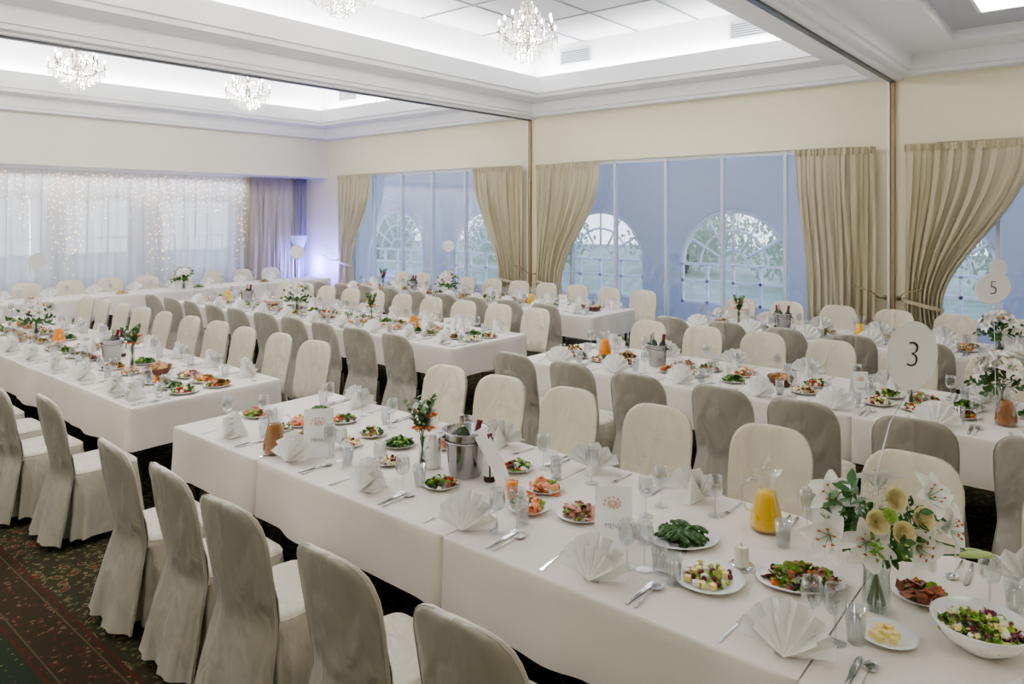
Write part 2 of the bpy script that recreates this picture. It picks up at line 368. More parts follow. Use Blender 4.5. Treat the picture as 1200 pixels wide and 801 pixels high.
for i,(y,l) in enumerate([(2.17,'brass holdback rod right of the right partition post'),(2.33,'brass holdback rod left of the right partition post'),(8.13,'brass holdback rod right of the middle post'),(14.1,'brass holdback rod beside the back corner curtain')]):
    b=MB();b.tube([(0,0,0),(-.12,.0,0),(-.22,.03 ,.02),(-.27,.12,.10),(-.27,.3,.15)],.009,6);b.ball((-.27,.3,.15),.016);b.lathe([(.0,-.0),(.03,0),(.03,.012),(0,.012)],12,rot=Matrix.Rotation(R(-90),3,'Y'))
    if y<3 and i==0:b.xf(Matrix.Diagonal((1,-1,1,1)))
    o=b.build('curtain_holdback',m_brass);o.location=(X1-.002,y,1.05);tag(o,l,'holdback','curtain holdbacks')
# back sheers
sl=['leftmost sheer white curtain strung with fairy lights','second sheer white curtain strung with fairy lights','third sheer white curtain strung with fairy lights','sheer white curtain with fairy lights nearest the grey drape']
fr_=random.Random(21)
for i in range(4):
    a=.2+2.15*i
    t=curtain(a,a+2.13,a,a+2.13,a,a+2.13,sl[i],zt=2.98,mat=m_sheer,x=15.47,folds=8,axis=1,amp=.075,group='sheer back curtains',name='sheer_curtain')
    b=MB();x=a+.03
    while x<a+2.1:
        band=any(c-.3<x<c+.3 for c in(2.95,5.05,6.8,8.75,.1));L_=fr_.uniform(1.4,2.3) if band else fr_.uniform(.3,1.1)
        b.tube([(x,15.29,2.96),(x+.02,15.29,2.96-L_)],.001,3,1);zz=2.93-fr_.uniform(0,.08)
        while zz>2.96-L_:
            r=fr_.choice([.006,.008,.012]);b.octa((x+fr_.uniform(-.04,.04),15.29+fr_.uniform(-.02,.02),zz),r,r*1.2,0);zz-=fr_.uniform(.06,.14)+(2.96-zz)*.06
        x+=fr_.uniform(.035,.085) if band else fr_.uniform(.06,.12)
    o=b.build('fairy_light_curtain',[m_fairy,m_wire]);tag(o,'warm fairy lights hanging in front of '+['leftmost','second','third','fourth'][i]+' sheer back curtain','fairy lights','back fairy lights','stuff')
curtain(8.85,10.0,8.85,10.0,8.85,10.0,'plain grey-beige drape at right end of the fairy light curtains',zt=2.98,mat=m_lgrey,x=15.3,folds=7,axis=1,group='grey drapes')
curtain(10.02,10.32,10.02,10.32,10.02,10.32,'narrow dark grey drape in the back corner behind the lamp',zt=2.98,mat=m_grey,x=15.25,folds=3,axis=1,group='grey drapes')
# vents
for i,(x,y,z,l) in enumerate([(9.95-.012,3.95,4.76,'long ceiling grille on raised ceiling wall near the right beam'),(9.95-.012,6.95,4.79,'ceiling grille on raised ceiling wall right of the near chandelier'),(9.95-.012,13.1,4.79,'ceiling grille on raised ceiling wall right of the far chandeliers')]):
    t=empty('ceiling_vent',(x,y,z));b=MB()
    for s in(-1,1):b.bb(-.015,.01,-.3,.3,s*.12-.012,s*.12+.012);b.bb(-.015,.01,s*.3-.012,s*.3+.012,-.12,.12)
    b.build('frame',m_ceil,t);b=MB();b.bb(.002,.01,-.29,.29,-.115,.115,1)
    for k in range(7):b.bb(-.012,.0,-.29,.29,-.105+.033*k,-.097+.033*k,0)
    b.build('slats',[m_ceil,m_grille],t);tag(t,l,'vent','ceiling vents')
for i,(x,y,l) in enumerate([(8.5,.75,'square recessed ceiling light at top right of the room'),(5.2,.2,'recessed ceiling light above the near end of front table'),(8.5,-2.3,'recessed ceiling light beyond the right edge'),(5.2,-2.3,'recessed ceiling light behind the front table end'),(1.5,-.3,'recessed ceiling light above the camera side'),(1.5,-2.6,'recessed ceiling light in the corner behind'),(-.8,.6,'recessed ceiling light by the left wall'),(-.8,-2.4,'recessed ceiling light in the near left corner')]):
    t=empty('ceiling_light',(x,y,4.235));b=MB();b.bb(-.32,.32,-.32,.32,-.0,.01);b.build('diffuser',m_panel,t);b=MB()
    for s in(-1,1):b.bb(-.35,.35,s*.335-.015,s*.335+.015,-.01,.014);b.bb(s*.335-.015,s*.335+.015,-.32,.32,-.01,.014)
    b.build('frame',m_frame,t);tag(t,l,'ceiling light','ceiling lights')
# chandeliers
def chandelier():
    t=empty('chandelier');b=MB();b.lathe([(.001,.62),(.06,.61),(.07,.58),(.012,.55),(.012,.33),(.035,.3),(.05,.25),(.03,.2),(.015,.12),(.04,.05),(.06,0),(.04,-.06),(.012,-.1),(.02,-.14),(.001,-.17)],16);b.build('central_column',m_gold,t)
    for k in range(12):
        a=2*pi*k/12;c,s=cos(a),sin(a);rr=.35 if k%2 else .27;zz=.02 if k%2 else .12
        b=MB();b.tube([(c*r,s*r,z) for r,z in[(.04,0),(.12,-.07),(.2,-.06),(.25,-.03),(rr,zz)]],.008,5);b.lathe([(.001,zz),(.038,zz+.012),(.033,zz+.016),(.01,zz+.018),(.01,zz+.09),(.001,zz+.092)],10,(c*rr,s*rr,0));a_=b.build('arm',m_gold,t)
        b=MB();b.ball((c*rr,s*rr,zz+.12),(.013,.013,.032),0,8,6);b.build('candle_bulb',m_bulb,a_)
    b=MB()
    for rr,z0,n,ln in[(.08,.36,12,3),(.15,.27,18,3),(.2,.2,20,2),(.35,.03,40,4),(.29,-.02,36,5),(.22,-.07,30,5),(.15,-.12,22,5),(.08,-.17,12,5)]:
        for k in range(n):
            a=2*pi*k/n
            for j in range(ln):b.octa((cos(a)*rr,sin(a)*rr,z0-j*.032),.009,.015)
    for k in range(14):
        a=2*pi*k/14+.2
        for j in range(14):
            q=j/14;b.octa((cos(a)*(.06+.29*q),sin(a)*(.06+.29*q),.40-.38*q**.6-.04*sin(pi*q)),.009,.013)
    o=b.build('crystal_strands',m_crys,t);o['kind']='stuff'
    b=MB();b.tube([(0,0,.6),(0,0,.815)],.006,5);b.build('chain',m_gold,t);return t
cp=chandelier()
for x,y,l in[(6.55,5.26,'crystal chandelier in the near ceiling tray, top centre of view'),(3.9,11.4,'crystal chandelier furthest left in the far ceiling tray'),(6.55,11.4,'crystal chandelier right of its twin in the far ceiling tray'),(3.9,5.26,'crystal chandelier overhead in the near tray, second from windows'),(1.25,5.26,'crystal chandelier overhead in near tray furthest from windows'),(1.25,11.4,'crystal chandelier of far tray beyond the left edge')]:
    spawn(cp,(x,y,4.2),0,l,'chandelier','crystal chandeliers')
    ld=bpy.data.lights.new('chandelier_lamp','POINT');ld.energy=165;ld.color=(1,.94,.84);ld.shadow_soft_size=.12;lo=bpy.data.objects.new('chandelier_lamp',ld);COL.objects.link(lo);lo.location=(x,y,4.2)
def strip(x,y,z,sx,sy,e,col=(1,.985,.96),rot=(pi,0,0),nm='cove_lamp'):
    ld=bpy.data.lights.new(nm,'AREA');ld.shape='RECTANGLE';ld.size=sx;ld.size_y=sy;ld.energy=e;ld.color=col
    lo=bpy.data.objects.new(nm,ld);COL.objects.link(lo);lo.location=(x,y,z);lo.rotation_euler=rot
for u0,u1 in[(YA,YB),(YB,YC)]:
    for y in(u0+.59,u1-.59):strip(3.9,y,4.4,11.6,.12,190)
    for x in(X0+.59,X1-.59):strip(x,(u0+u1)/2,4.4,.12,u1-u0-1.3,90)
    strip(4.2,(u0+u1)/2,2.7,11,5.5,65,(1,.98,.94),nm='added_bounce_fill')  # added upward fill to brighten beams and soffits, not a fixture of the hall
strip(4.2,-.8,2.7,11,5.5,60,(1,.98,.94),nm='added_bounce_fill')  # same added upward fill over the near bay
strip(4.6,15.72,2.9,8.8,.2,45,(.90,.93,1),(0,0,0),'added_sheer_fill')  # added light behind the sheers to make them glow, no fitting there
for x,y,z,e in[(10.1,14.85,.9,60),(9.95,14.1,1.0,60)]:
    ld=bpy.data.lights.new('blue_uplight','POINT');ld.energy=e;ld.color=(.20,.20,1);ld.shadow_soft_size=.05;lo=bpy.data.objects.new('blue_uplight',ld);COL.objects.link(lo);lo.location=(x,y,z)
# ---------------- chairs
def ring_shell(front):
    b=MB();zs=[.045,.1,.15,.22,.3,.37,.44,.48,.52,.57,.62,.67,.72,.76,.80]+[.80+.165*sin(R(a)) for a in(15,30,45,60,72,82,88,90)]
    hb=lambda z:.245-.1*(z-.045)/.4*.3 if z<.44 else (.215+.013*min(1,(z-.44)/.25))
    n=36;vs=[]
    rows=[(z,hb(z)) for z in zs[:15]]+[(z,.228*max(0,cos(R(a)))**.5) for z,a in zip(zs[15:],(15,30,45,60,72,82,88,90))]
    rows=[q for q in rows if (not front or q[0]>=.44)]
    for i,(z,h) in enumerate(rows):
        xm=.09-.09*(z-.46)/.5 if z>.46 else .09-.10*(.46-z)/.41
        th=.026*min(1,(h/.2))**.7
        lw=max(0,(.46-z)/.4)
        for k in range(n+1):
            t=pi*k/n;c,s=cos(t),sin(t);y=h*(1 if c>0 else -1)*abs(c)**.6
            bow=.04*(1-(y/.23)**2)
            nz=(noise.noise(Vector((y*7+3,z*4,2.2 if front else .4)))*.012+noise.noise(Vector((y*17+z*8,z*9+y*12,5)))*.008)*min(1,h*6)
            if front:x=xm+th*.75*s**.6-bow+nz
            else:
                x=xm-th*s**.6-bow+nz*s
                x+=(.024*sin(24*y+1)+.014*sin(51*y))*lw*s
                y*=1+.08*lw*abs(c)
            vs.append((x,y,z))
    b.add(vs,[(i*(n+1)+k,i*(n+1)+k+1,(i+1)*(n+1)+k+1,(i+1)*(n+1)+k) for i in range(len(rows)-1) for k in range(n)])
    if not front:
        for sgn in(0,1):
            pts=[]
            for i,(z,h) in enumerate(rows[:-2]):
                v=vs[i*(n+1)+(3 if sgn else n-3)];pts.append((v[0]-.001,v[1]*1.005,v[2]))
            b.tube(pts,.003,5)
    return b
def chair(legs):
    t=empty('covered_chair')
    b=MB();vs=[];seg=60
    lv=[(.480,.07,-.06),(.479,.04,-.03),(.476,.02,-.02),(.462,.004,0),(.43,0,0),(.36,0,.004),(.29,0,.008),(.22,0,.012),(.14,0,.018),(.05,0,.024)]
    for z,ins,fl in lv:
        for k in range(seg):
            a=2*pi*k/seg;c,s=cos(a),sin(a)
            px=(1 if c>0 else -1)*abs(c)**.35;py=(1 if s>0 else -1)*abs(s)**.35
            lw=max(0,(.46-z)/.4);rp=(.017*sin(10*a+1)+.009*sin(23*a))*lw+.008*noise.noise(Vector((px*3,py*3,z*7)))
            vs.append((.285+px*(.208-ins+max(0,fl)+rp),py*(.222-ins+max(0,fl)+rp),z))
    b.add(vs,[(i*seg+k,(i+1)*seg+k,(i+1)*seg+(k+1)%seg,i*seg+(k+1)%seg) for i in range(len(lv)-1) for k in range(seg)])
    b.add(vs[:seg],[tuple(range(seg))])
    b.tube([vs[3*seg+k] for k in list(range(seg))+[0]],.003,5)
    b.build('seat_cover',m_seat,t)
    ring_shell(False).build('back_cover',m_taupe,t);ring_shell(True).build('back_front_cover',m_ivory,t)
    if legs:
        for x in(.12,.46):
            for y in(-.18,.18):
                b=MB();b.lathe([(.012,0),(.014,.01),(.014,.4),(.001,.4)],8,(x,y,0));b.build('leg',m_legs,t)
    return t
ch1=chair(True)
def chair_proto2():
    t=empty('covered_chair')
    for c in ch1.children[:3]:
        d=c.copy();COL.objects.link(d);d.parent=t
    return t
ch2=chair_proto2()
TB={
'A':dict(nm='front right table',x0=2.2,x1=3.4,seam=[4.73,3.72,2.23,.73,-.77],nb=1.57,fb=3.95,near=[4.02,3.42,2.84,2.13,1.49,.82],far=[3.99,3.43,2.83,2.16,1.47,.77,.1],nn=[4.23,3.56,2.9,2.2,1.53,.8,.15],fn=[4.2,3.5,2.85,2.19,1.58,.93,.25]),
'D':dict(nm='middle right table',x0=5.31,x1=6.5,seam=[4.4,2.9,1.4,-.1,-1.6],nb=4.76,fb=7.06,near=[3.97,3.37,2.75,2.1,1.55,.91,.3,-.35],far=[3.95,3.33,2.69,2.04,1.4,.75,.1,-.55]),
'F':dict(nm='window-side right table',x0=8.15,x1=9.2,seam=[4.3,2.8,1.3,-.2,-1.7],nb=7.6,fb=9.8,near=[3.95-.65*k for k in range(8)],far=[4.05-.65*k for k in range(8)]),
'B':dict(nm='front left table',x0=2.2,x1=3.4,seam=[5.41,6.95,8.45,9.95,11.5],nb=1.57,fb=3.95,near=[5.36,6.0]+[6.64+.64*k for k in range(7)],far=[5.7+.62*k for k in range(10)]),
'C':dict(nm='middle left table',x0=5.31,x1=6.5,seam=[5.25,6.85,8.4,9.95,11.5],nb=4.76,fb=7.06,near=[5.48+.6*k for k in range(10)],far=[5.55+.62*k for k in range(10)]),
'E':dict(nm='window-side left table',x0=8.15,x1=9.22,seam=[5.4,6.95,8.45,9.95,11.5],nb=7.6,fb=9.8,near=[5.8+.62*k for k in range(9)],far=[5.6+.62*k for k in range(10)])}
for k,t in TB.items():
    t.setdefault('nn',t['near']);t.setdefault('fn',t['far'])
    for side,s,ys in(('near',1,t['near']),('far',-1,t['far'])):
        x=t['nb'] if s>0 else t['fb']
        for i,y in enumerate(ys):
            big=(k=='A' or(k=='B' and s>0) or (k=='D' and s>0))
            dx=rnd.uniform(-.04,.0)*s;jit=R(rnd.uniform(-5,5))
            if k=='B' and s>0 and i==0:dx=.10
            spawn(ch1 if big else ch2,(x+dx,y,0),(0 if s>0 else pi)+jit,
              ('covered chair with taupe back, ' if s>0 else 'covered chair with ivory front, ')+ORD[i]+' from the gap, '+side+' side of '+t['nm'],'chair','covered chairs at the '+t['nm'],parts=True)
# tables
def tablecloth(x0,x1,y0,y1,s0,s1,ztop=.755,drop=.31):
    b=MB();pts=[]
    def edge(ax,ay,bx,by,nx,ny,free):
        L=sqrt((bx-ax)**2+(by-ay)**2);n=max(4,int(L/.04))
        for k in range(n):
            q=k/n;pts.append((ax+(bx-ax)*q,ay+(by-ay)*q,nx,ny,free,q*L,q))
    edge(x0,y0,x1,y0,0,-1,s0,);edge(x1,y0,x1,y1,1,0,1);edge(x1,y1,x0,y1,0,1,s1);edge(x0,y1,x0,y0,-1,0,1)
    n=len(pts);lv=[(0,0),(.004,.002),(.008,.01),(.010,.05),(.012,.12),(.016,.2),(.02,.26),(.022,drop)]
    ph=rnd.uniform(0,6);vs=[]
    for off,d in lv:
        for (x,y,nx,ny,fr,l,q) in pts:
            e=min(1,min(q,1-q)*8+.1)
            w=(.018*sin(l*6+ph)+.011*sin(l*17+ph*2)+.034*max(0,sin(l*3.1+ph*3))**6)*(d/drop)*e
            o=(off+max(-.006,w)) if fr else 0
            vs.append((x+nx*o,y+ny*o,ztop-d))
    fs=[(i*n+k,i*n+(k+1)%n,(i+1)*n+(k+1)%n,(i+1)*n+k) for i in range(len(lv)-1) for k in range(n)]
    b.add(vs,fs);b.add([v for v in vs[:n]],[tuple(range(n))],0,False)
    return b
def table(x0,x1,y0,y1,s0,s1,nm,pos):
    t=empty('banquet_table',((x0+x1)/2,(y0+y1)/2,0));w,l=(x1-x0)/2,(y1-y0)/2
    b=MB();b.bb(-w+.006,w-.006,-l+.006,l-.006,.725,.752);b.build('tabletop',m_jamb,t)
    for x in(-1,1):
        for y in(-1,1):
            b=MB();b.tube([(x*(w-.1),y*(l-.09),0),(x*(w-.1),y*(l-.09),.725)],.017,8);b.build('leg',m_legs,t)
    tag(t,'folding banquet table, '+pos+' '+nm,'table','banquet tables')
    o=tablecloth(x0,x1,y0,y1,s0,s1).build('tablecloth',m_cloth);tag(o,'white linen tablecloth, '+pos+' '+nm,'tablecloth','white tablecloths')
for k,t in TB.items():
    s=t['seam'];n=len(s)-1
    for i in range(n):
        a,c=sorted((s[i],s[i+1]));up=s[0]>s[1]
        first,last=i==0,i==n-1
        lo_free=(last if up else first);hi_free=(first if up else last)
        table(t['x0'],t['x1'],a+(0 if lo_free else .003),c-(0 if hi_free else .003),lo_free,hi_free,t['nm'],ORD[i]+' section from the gap of the')
for i in range(6):
    a=.4+1.5*i;b_=a+1.5
    t=empty('banquet_table',((a+b_)/2,13.37,0));b=MB();b.bb(-.74,.74,-.36,.36,.725,.752);b.build('tabletop',m_jamb,t)
    for x in(-1,1):
        for y in(-1,1):
            b=MB();b.tube([(x*.66,y*.3,0),(x*.66,y*.3,.725)],.017,8);b.build('leg',m_legs,t)
    tag(t,'folding banquet table, '+ORD[i]+' section from left of the head table at the back','table','banquet tables')
    bb=tablecloth(0,.75,0,1.494,i in(5,) ,i==0);o=bb.build('tablecloth',m_cloth);o.rotation_euler=(0,0,R(90))
    o.location=(b_-.003,13.0,0)
    tag(o,'white linen tablecloth, '+ORD[i]+' section from left of the head table','tablecloth','white tablecloths')
for i in range(13):
    spawn(ch2,(.8+.66*i,14.25,0),-pi/2+R(rnd.uniform(-4,4)),'covered chair behind the head table, '+ORD[i]+' from the left','chair','chairs behind the head table')
# ---------------- tableware prototypes
def napkin():
    b=MB()
    def fan(R0,sp,dx,nn):
        o=[(dx,0,0.0)];q=[]
        for k in range(nn+1):
            a=R(-sp+2*sp*k/nn);d=.011 if k%2 else -.011
            q.append((dx+d*.35,sin(a)*R0*.35,cos(a)*R0*.35+.0));
        for k in range(nn+1):
            a=R(-sp+2*sp*k/nn);d=.020 if k%2 else -.020
            rr=R0*(1 if k%2 else .97)
            q.append((dx+d,sin(a)*rr,cos(a)*rr*1.1))
        m=nn+1
        b.add(o+q,[(0,1+k,2+k) for k in range(nn)]+[(1+k,1+m+k,2+m+k,2+k) for k in range(nn)],0,False)
    fan(.155,78,0,14);fan(.115,60,-.024,10)
    b.xf(Matrix.Translation((0,0,.0))@Matrix.Rotation(R(20),4,'Y'))
    b.add([(0,-.035,.002),(0,.035,.002),(.07,0,.13),(.13,-.02,.0),(.13,.02,.0)],[(0,2,3),(1,4,2),(3,2,4)],0,False)
    b.v=[(x,y,max(z,.0005)) for x,y,z in b.v]
    return b.build('napkin',m_napk)
def fork():
    b=MB();b.add([(0,-.006,.002),(.09,-.0035,.006),(.13,-.003,.006),(.145,-.011,.003),(.145,.011,.003),(.13,.003,.006),(.09,.0035,.006),(0,.006,.002),
      (0,-.006,0),(.09,-.0035,.004),(.13,-.003,.004),(.145,-.011,.001),(.145,.011,.001),(.13,.003,.004),(.09,.0035,.004),(0,.006,0)],
      [(0,1,6,7),(1,2,5,6),(2,3,4,5),(8,15,14,9),(9,14,13,10),(10,13,12,11),(0,8,9,1),(1,9,10,2),(2,10,11,3),(7,6,14,15),(6,5,13,14),(5,4,12,13),(0,7,15,8)],0,False)
    for k in range(4):b.tube([(.144,-.0093+.0062*k,.002),(.17,-.0093+.0062*k,.0045),(.195,-.0093+.0062*k,.009)],[.0019,.0018,.001],4)
    return b.build('fork',m_steel)
def knife():
    b=MB();b.grid(lambda u,v:(.215*u,(v-.5)*(.014 if u<.45 else .02)*(1 if u<.9 else (1-u)*9+.1),.0042 if u<.45 else .003),14,1);b.grid(lambda u,v:(.215*u,(.5-v)*(.014 if u<.45 else .02)*(1 if u<.9 else (1-u)*9+.1),.0004),14,1)
    b.tube([(0,0,.003),(.05,0,.0035),(.1,0,.0035)],[.005,.0045,.003],6)
    return b.build('knife',m_steel)
def spoon():
    b=MB();b.tube([(0,0,.003),(.06,0,.004),(.12,0,.006),(.15,0,.005)],[.005,.0035,.0025,.003],6)
    b.grid(lambda u,v:(.172+.03*cos(pi*u)*-1,(v-.5)*2*.021*sin(pi*min(.97,max(.03,u)))**.6,.001+.006*((v-.5)**2*4)*.8+.003*abs(u-.5)),10,6)
    return b.build('spoon',m_steel)
def wineglass(parts):
    bowl=[(.004,.088),(.018,.092),(.03,.104),(.036,.125),(.036,.15),(.031,.185),(.030,.185),(.035,.15),(.035,.126),(.028,.107),(.012,.095),(.0,.094)]
    if parts:
        t=empty('wine_glass');b=MB();b.lathe([(.034,0),(.034,.002),(.012,.006),(.0045,.01)],20);b.build('foot',m_glass,t)
        b=MB();b.lathe([(.0045,.01),(.0036,.05),(.004,.089)],10);b.build('stem',m_glass,t)
        b=MB();b.lathe(bowl,24);b.build('bowl',m_glass,t);return t
    b=MB();b.lathe([(.034,0),(.034,.002),(.012,.006),(.0045,.01),(.0036,.05)]+bowl,14);return b.build('wine_glass',m_glass)
def tumbler():
    b=MB();b.lathe([(.027,0),(.033,.11),(.0315,.11),(.026,.008),(.0,.008)],20);return b.build('tumbler',m_glass)
def plate(r,name='plate'):
    b=MB();b.lathe([(r*.6,0),(r*.64,.003),(r,.018),(r*.99,.0205),(r*.66,.007),(0,.006)],36);return b.build(name,m_porc)
nap=napkin();fk=fork();kn=knife();sp_=spoon();wg=wineglass(True);wg2=wineglass(False);tu=tumbler()
RS=random.Random(3)
for k,t in TB.items():
    for side,s,ys,e in(('near',1,t['nn'],t['x0']),('far',-1,t['fn'],t['x1'])):
        rz=0 if s>0 else pi
        for i,y in enumerate(ys):
            if t['seam'][0]>t['seam'][1]:y=min(y,t['seam'][0]-.3)
            else:y=max(y,t['seam'][0]+.27+(.25*i if i<2 else 0)*(k=='B' and s>0))
            w=ORD[i]+' place from the gap, '+side+' side of '+t['nm'];j=lambda a:R(RS.uniform(-a,a))
            spawn(nap,(e+s*.09,y,TZ),rz+j(22),'fan-folded white napkin at '+w,'napkin','fan-folded napkins')
            spawn(fk,(e+s*.03,y+s*.195,TZ),rz+j(6),'steel fork at '+w,'fork','forks')
            spawn(kn,(e+s*.03,y-s*.19,TZ),rz+j(4),'steel knife at '+w,'knife','knives')
            spawn(sp_,(e+s*.03,y-s*.225,TZ),rz+j(4),'steel spoon at '+w,'spoon','spoons')
            if k!='A':
                spawn(wg2,(e+s*.28,y-s*.2,TZ),0,'clear wine glass at '+w,'wine glass','wine glasses')
                spawn(tu,(e+s*.27,y-s*.11,TZ),0,'clear water tumbler at '+w,'tumbler','water tumblers')
                if k in'BCD' and s>0 or k=='D':spawn(wg2,(e+s*.285,y+s*.09,TZ),0,'smaller clear wine glass at '+w,'wine glass','small wine glasses',scale=.8)
gl=[('w',952,742),('w',979,752),('t',1003,752),('w',735,665),('t',773,670),('t',612,612),('w',583,622),('w',775,592),('w',757,604),('w',946,622),('t',918,640),('w',1160,712),('t',1190,716),('w',637,548),('t',652,560),('w',472,577),('t',492,569)]
pos=[(k,)+at(a,b_) for k,a,b_ in gl]
pos+=[('w',2.5,3.36),('t',2.47,3.26),('w',2.46,4.0),('w',3.12,2.97),('t',3.14,2.86),('w',3.1,3.62),('t',3.13,3.72),('w',3.1,4.3),('t',3.12,4.4),('w',3.1,3.3),('w',2.62,4.36),('w',2.47,2.98),('w',2.5,1.42),('w',3.12,2.08),('w',2.44,2.02),('w',3.13,.8),('t',3.17,.72),('t',2.46,4.09),('w',3.14,3.98),('w',2.49,3.3+.15),('w',3.15,1.42),('t',2.47,1.28),('w',2.44,4.5)]
pos.sort(key=lambda q:-q[2])
cw=ct=0
for k,x,y in pos:
    if k=='w':
        spawn(wg,(x,y,TZ),0,'clear stemmed wine glass, '+ORD[cw]+' along the front right table from the gap','wine glass','wine glasses');cw+=1
    else:
        spawn(tu,(x,y,TZ),0,'clear straight water tumbler, '+ORD[ct]+' along the front right table from the gap','tumbler','water tumblers');ct+=1
# foods as loose piles
MATS=dict(salad=[m_lett,m_dkgreen,m_red,m_feta],cheese=[m_cheese,m_grape,m_ggrape,m_feta],cold=[m_meat2,m_meat,m_lett,m_feta],salmon=[m_salmon,m_lett,m_feta,m_orange],green=[m_dkgreen,m_lett,m_dkgreen,m_leaf2],roast=[m_meat,m_lett,m_olive,m_orange],mixed=[m_lett,m_grape,m_cheese,m_feta])
def pile(kind,r,n,seed,z0=.008,zh=.03):
    q=random.Random(seed);b=MB()
    for k in range(n):
        rr=r*.68*sqrt(q.random());a=q.uniform(0,2*pi);x,y=rr*cos(a),rr*sin(a);z=z0+.006+zh*(1-(rr/(r*.75))**2)*q.random()
        mi=q.choice([0,0,1,1,2,3]) if kind not in('green','mixed') else q.choice([0,0,0,1,2,3])
        rt=Euler((q.uniform(-.7,.7),q.uniform(-.7,.7),q.uniform(0,6))).to_matrix();s=q.uniform(.012,.022)
        t=q.random()
        if kind in('cold','salmon','roast') and mi==0:
            s*=1.35
            b.grid(lambda u,v:tuple(rt@Vector(((u-.5)*2.4*s,(v-.5)*1.6*s,.006*sin(u*6)+.003))+Vector((x,y,z))),5,3,0)
        elif mi in(0,1) and kind in('salad','green','mixed') or(mi==1 and kind!='cheese'):
            b.grid(lambda u,v:tuple(rt@Vector(((u-.5)*2.2*s,(v-.5)*1.6*s*sin(pi*(.12+.76*u)),.25*s*sin(u*9+k)*cos(v*7)))+Vector((x,y,z+.004))),6,4,mi)
        elif kind=='cheese' and mi in(1,2):b.ball((x,y,z),s*.55,mi,8,6)
        elif t<.5 or kind=='mixed':b.box((x,y,z+(.006 if kind=='mixed' else 0)),(s,s,s*.8),mi,rt)
        else:b.ball((x,y,z),(s*.7,s*.6,s*.45),mi,8,5,rt)
    return b.build(dict(salad='salad',cheese='cheese_and_fruit',cold='cold_cuts',salmon='salmon_salad',green='green_vegetables',roast='roast_meat',mixed='mixed_salad')[kind],MATS[kind])
LBL=dict(salad='mixed leafy salad with tomato',cheese='cheese cubes with grapes',cold='sliced cold cuts with lettuce',salmon='orange salmon salad',green='dark green vegetables',roast='roast meat slices with garnish')
pl13=plate(.118);piles={k:[pile(k,.122,90,s,zh=.04) for s in(1,)] for k in LBL}
def dish(px,py,r,kind,desc,n=60,seed=5,sy=1.0,rz=0,flabel=None,bowl=False,xy=None):
    x,y=xy or at(px,py);b=MB()
    if bowl:
        b.lathe([(r*.45,0),(r*.48,.006),(r*.78,.035),(r,.088),(r*.97,.09),(r*.74,.038),(r*.45,.014),(0,.013)],36);nm='salad_bowl'
    else:
        b.lathe([(r*.6,0),(r*.64,.003),(r,.018),(r*.99,.0205),(r*.66,.007),(0,.006)],40,sy=sy);nm='platter' if sy!=1 else 'plate'
    o=b.build(nm,m_porc);o.location=(x,y,TZ);o.rotation_euler=(0,0,rz);tag(o,desc,'bowl' if bowl else 'plate','serving dishes on the front right table')
    if kind:
        p=pile(kind,r*(1.16 if bowl else 1.15),n,seed,.045 if bowl else .006,.04)
        p.location=(x,y,TZ);p.rotation_euler=(0,0,rz)
        if sy!=1:p.scale=(1,sy*1.05,1)
        tag(p,flabel,'food','food on the front right table','stuff')
    return x,y
cheese=dish(830,680,.135,None,'round white plate of cheese and grapes beside the white candle')
plat=dish(938,682,.165,'roast','oval white platter of roast meat between candle and lily vase',130,8,.72,R(-50),'roast meat with peppers and lettuce on the oval platter')
bowl=dish(1150,758,.145,'mixed','deep white bowl of mixed salad at the near right corner',190,9,1,0,'mixed salad with cheese cubes in the deep corner bowl',bowl=True)
butter=dish(1040,748,.092,None,'small white plate of yellow butter cubes in front of lily vase')
figs=dish(1080,700,.098,'roast','small white plate of dark meat right of the lily vase',60,10,1,0,'dark roast meat on small plate right of lily vase')
beans=dish(797,632,.165,None,'oval white plate of green pods behind the menu card',sy=.8,rz=R(-50))
dish(680,605,.11,'cold','white plate of fanned cold cuts left of the menu card',54,11,1,0,'fanned cold cuts on plate left of menu card')
dish(620,597,.098,'salmon','small white plate of salmon salad near the orange drink glass',65,12,1,0,'salmon salad nearest the orange drink glass')
dish(638,574,.096,'salmon','small white plate of salmon salad behind its twin',65,13,1,0,'salmon salad on the plate behind its twin')
dish(517,570,.09,'salad','small white plate of salad in front of wine bucket',55,14,1,0,'small salad with olives in front of wine bucket')
dish(455,543,.08,'cheese','small white plate of cheese left of the flower sprig vase',40,15,1,0,'cheese pieces left of the flower sprig vase')
dish(468,522,.105,'green','white plate of dark green vegetables behind the sprig vase',90,16,1,0,'heap of dark green vegetables behind the sprig vase')
dish(437,510,.09,'salad','white plate of green salad at middle of front right table',60,17,1,0,'green salad at middle of front right table')
dish(410,522,.085,'cheese','white plate of cheese and green garnish beside tent card',46,18,1,0,'cheese with green garnish beside the tent card')
dish(403,494,.095,'salad','white plate of salad near far edge beyond tent card',60,19,1,0,'salad near far edge beyond tent card')
dish(352,498,.09,'salmon','white plate of salmon right of the amber juice pitcher',60,20,1,0,'salmon right of the amber juice pitcher')
dish(302,487,.105,'roast','white plate of roast meat at gap end of front right table',80,21,1,0,'roast meat at gap end of front right table')
dish(0,0,.09,'green','small white plate of greens beyond the salmon plate by tent card',60,22,1,0,'greens on small plate beyond the salmon by tent card',xy=(2.99,3.93+.32))
dish(0,0,.09,'salad','small white plate of salad behind the front wine bucket',60,23,1,0,'salad on small plate behind the front wine bucket',xy=(3.02,2.5))
dish(0,0,.09,'roast','white plate of meat under the right edge of lily bouquet',60,24,1,0,'meat on plate under right edge of lily bouquet',xy=(2.62,.2-.14))
dish(0,0,.085,'cold','small white plate of cold cuts in middle of front right table',50,25,1,0,'cold cuts on small plate in middle of front right table',xy=(2.55,3.84))
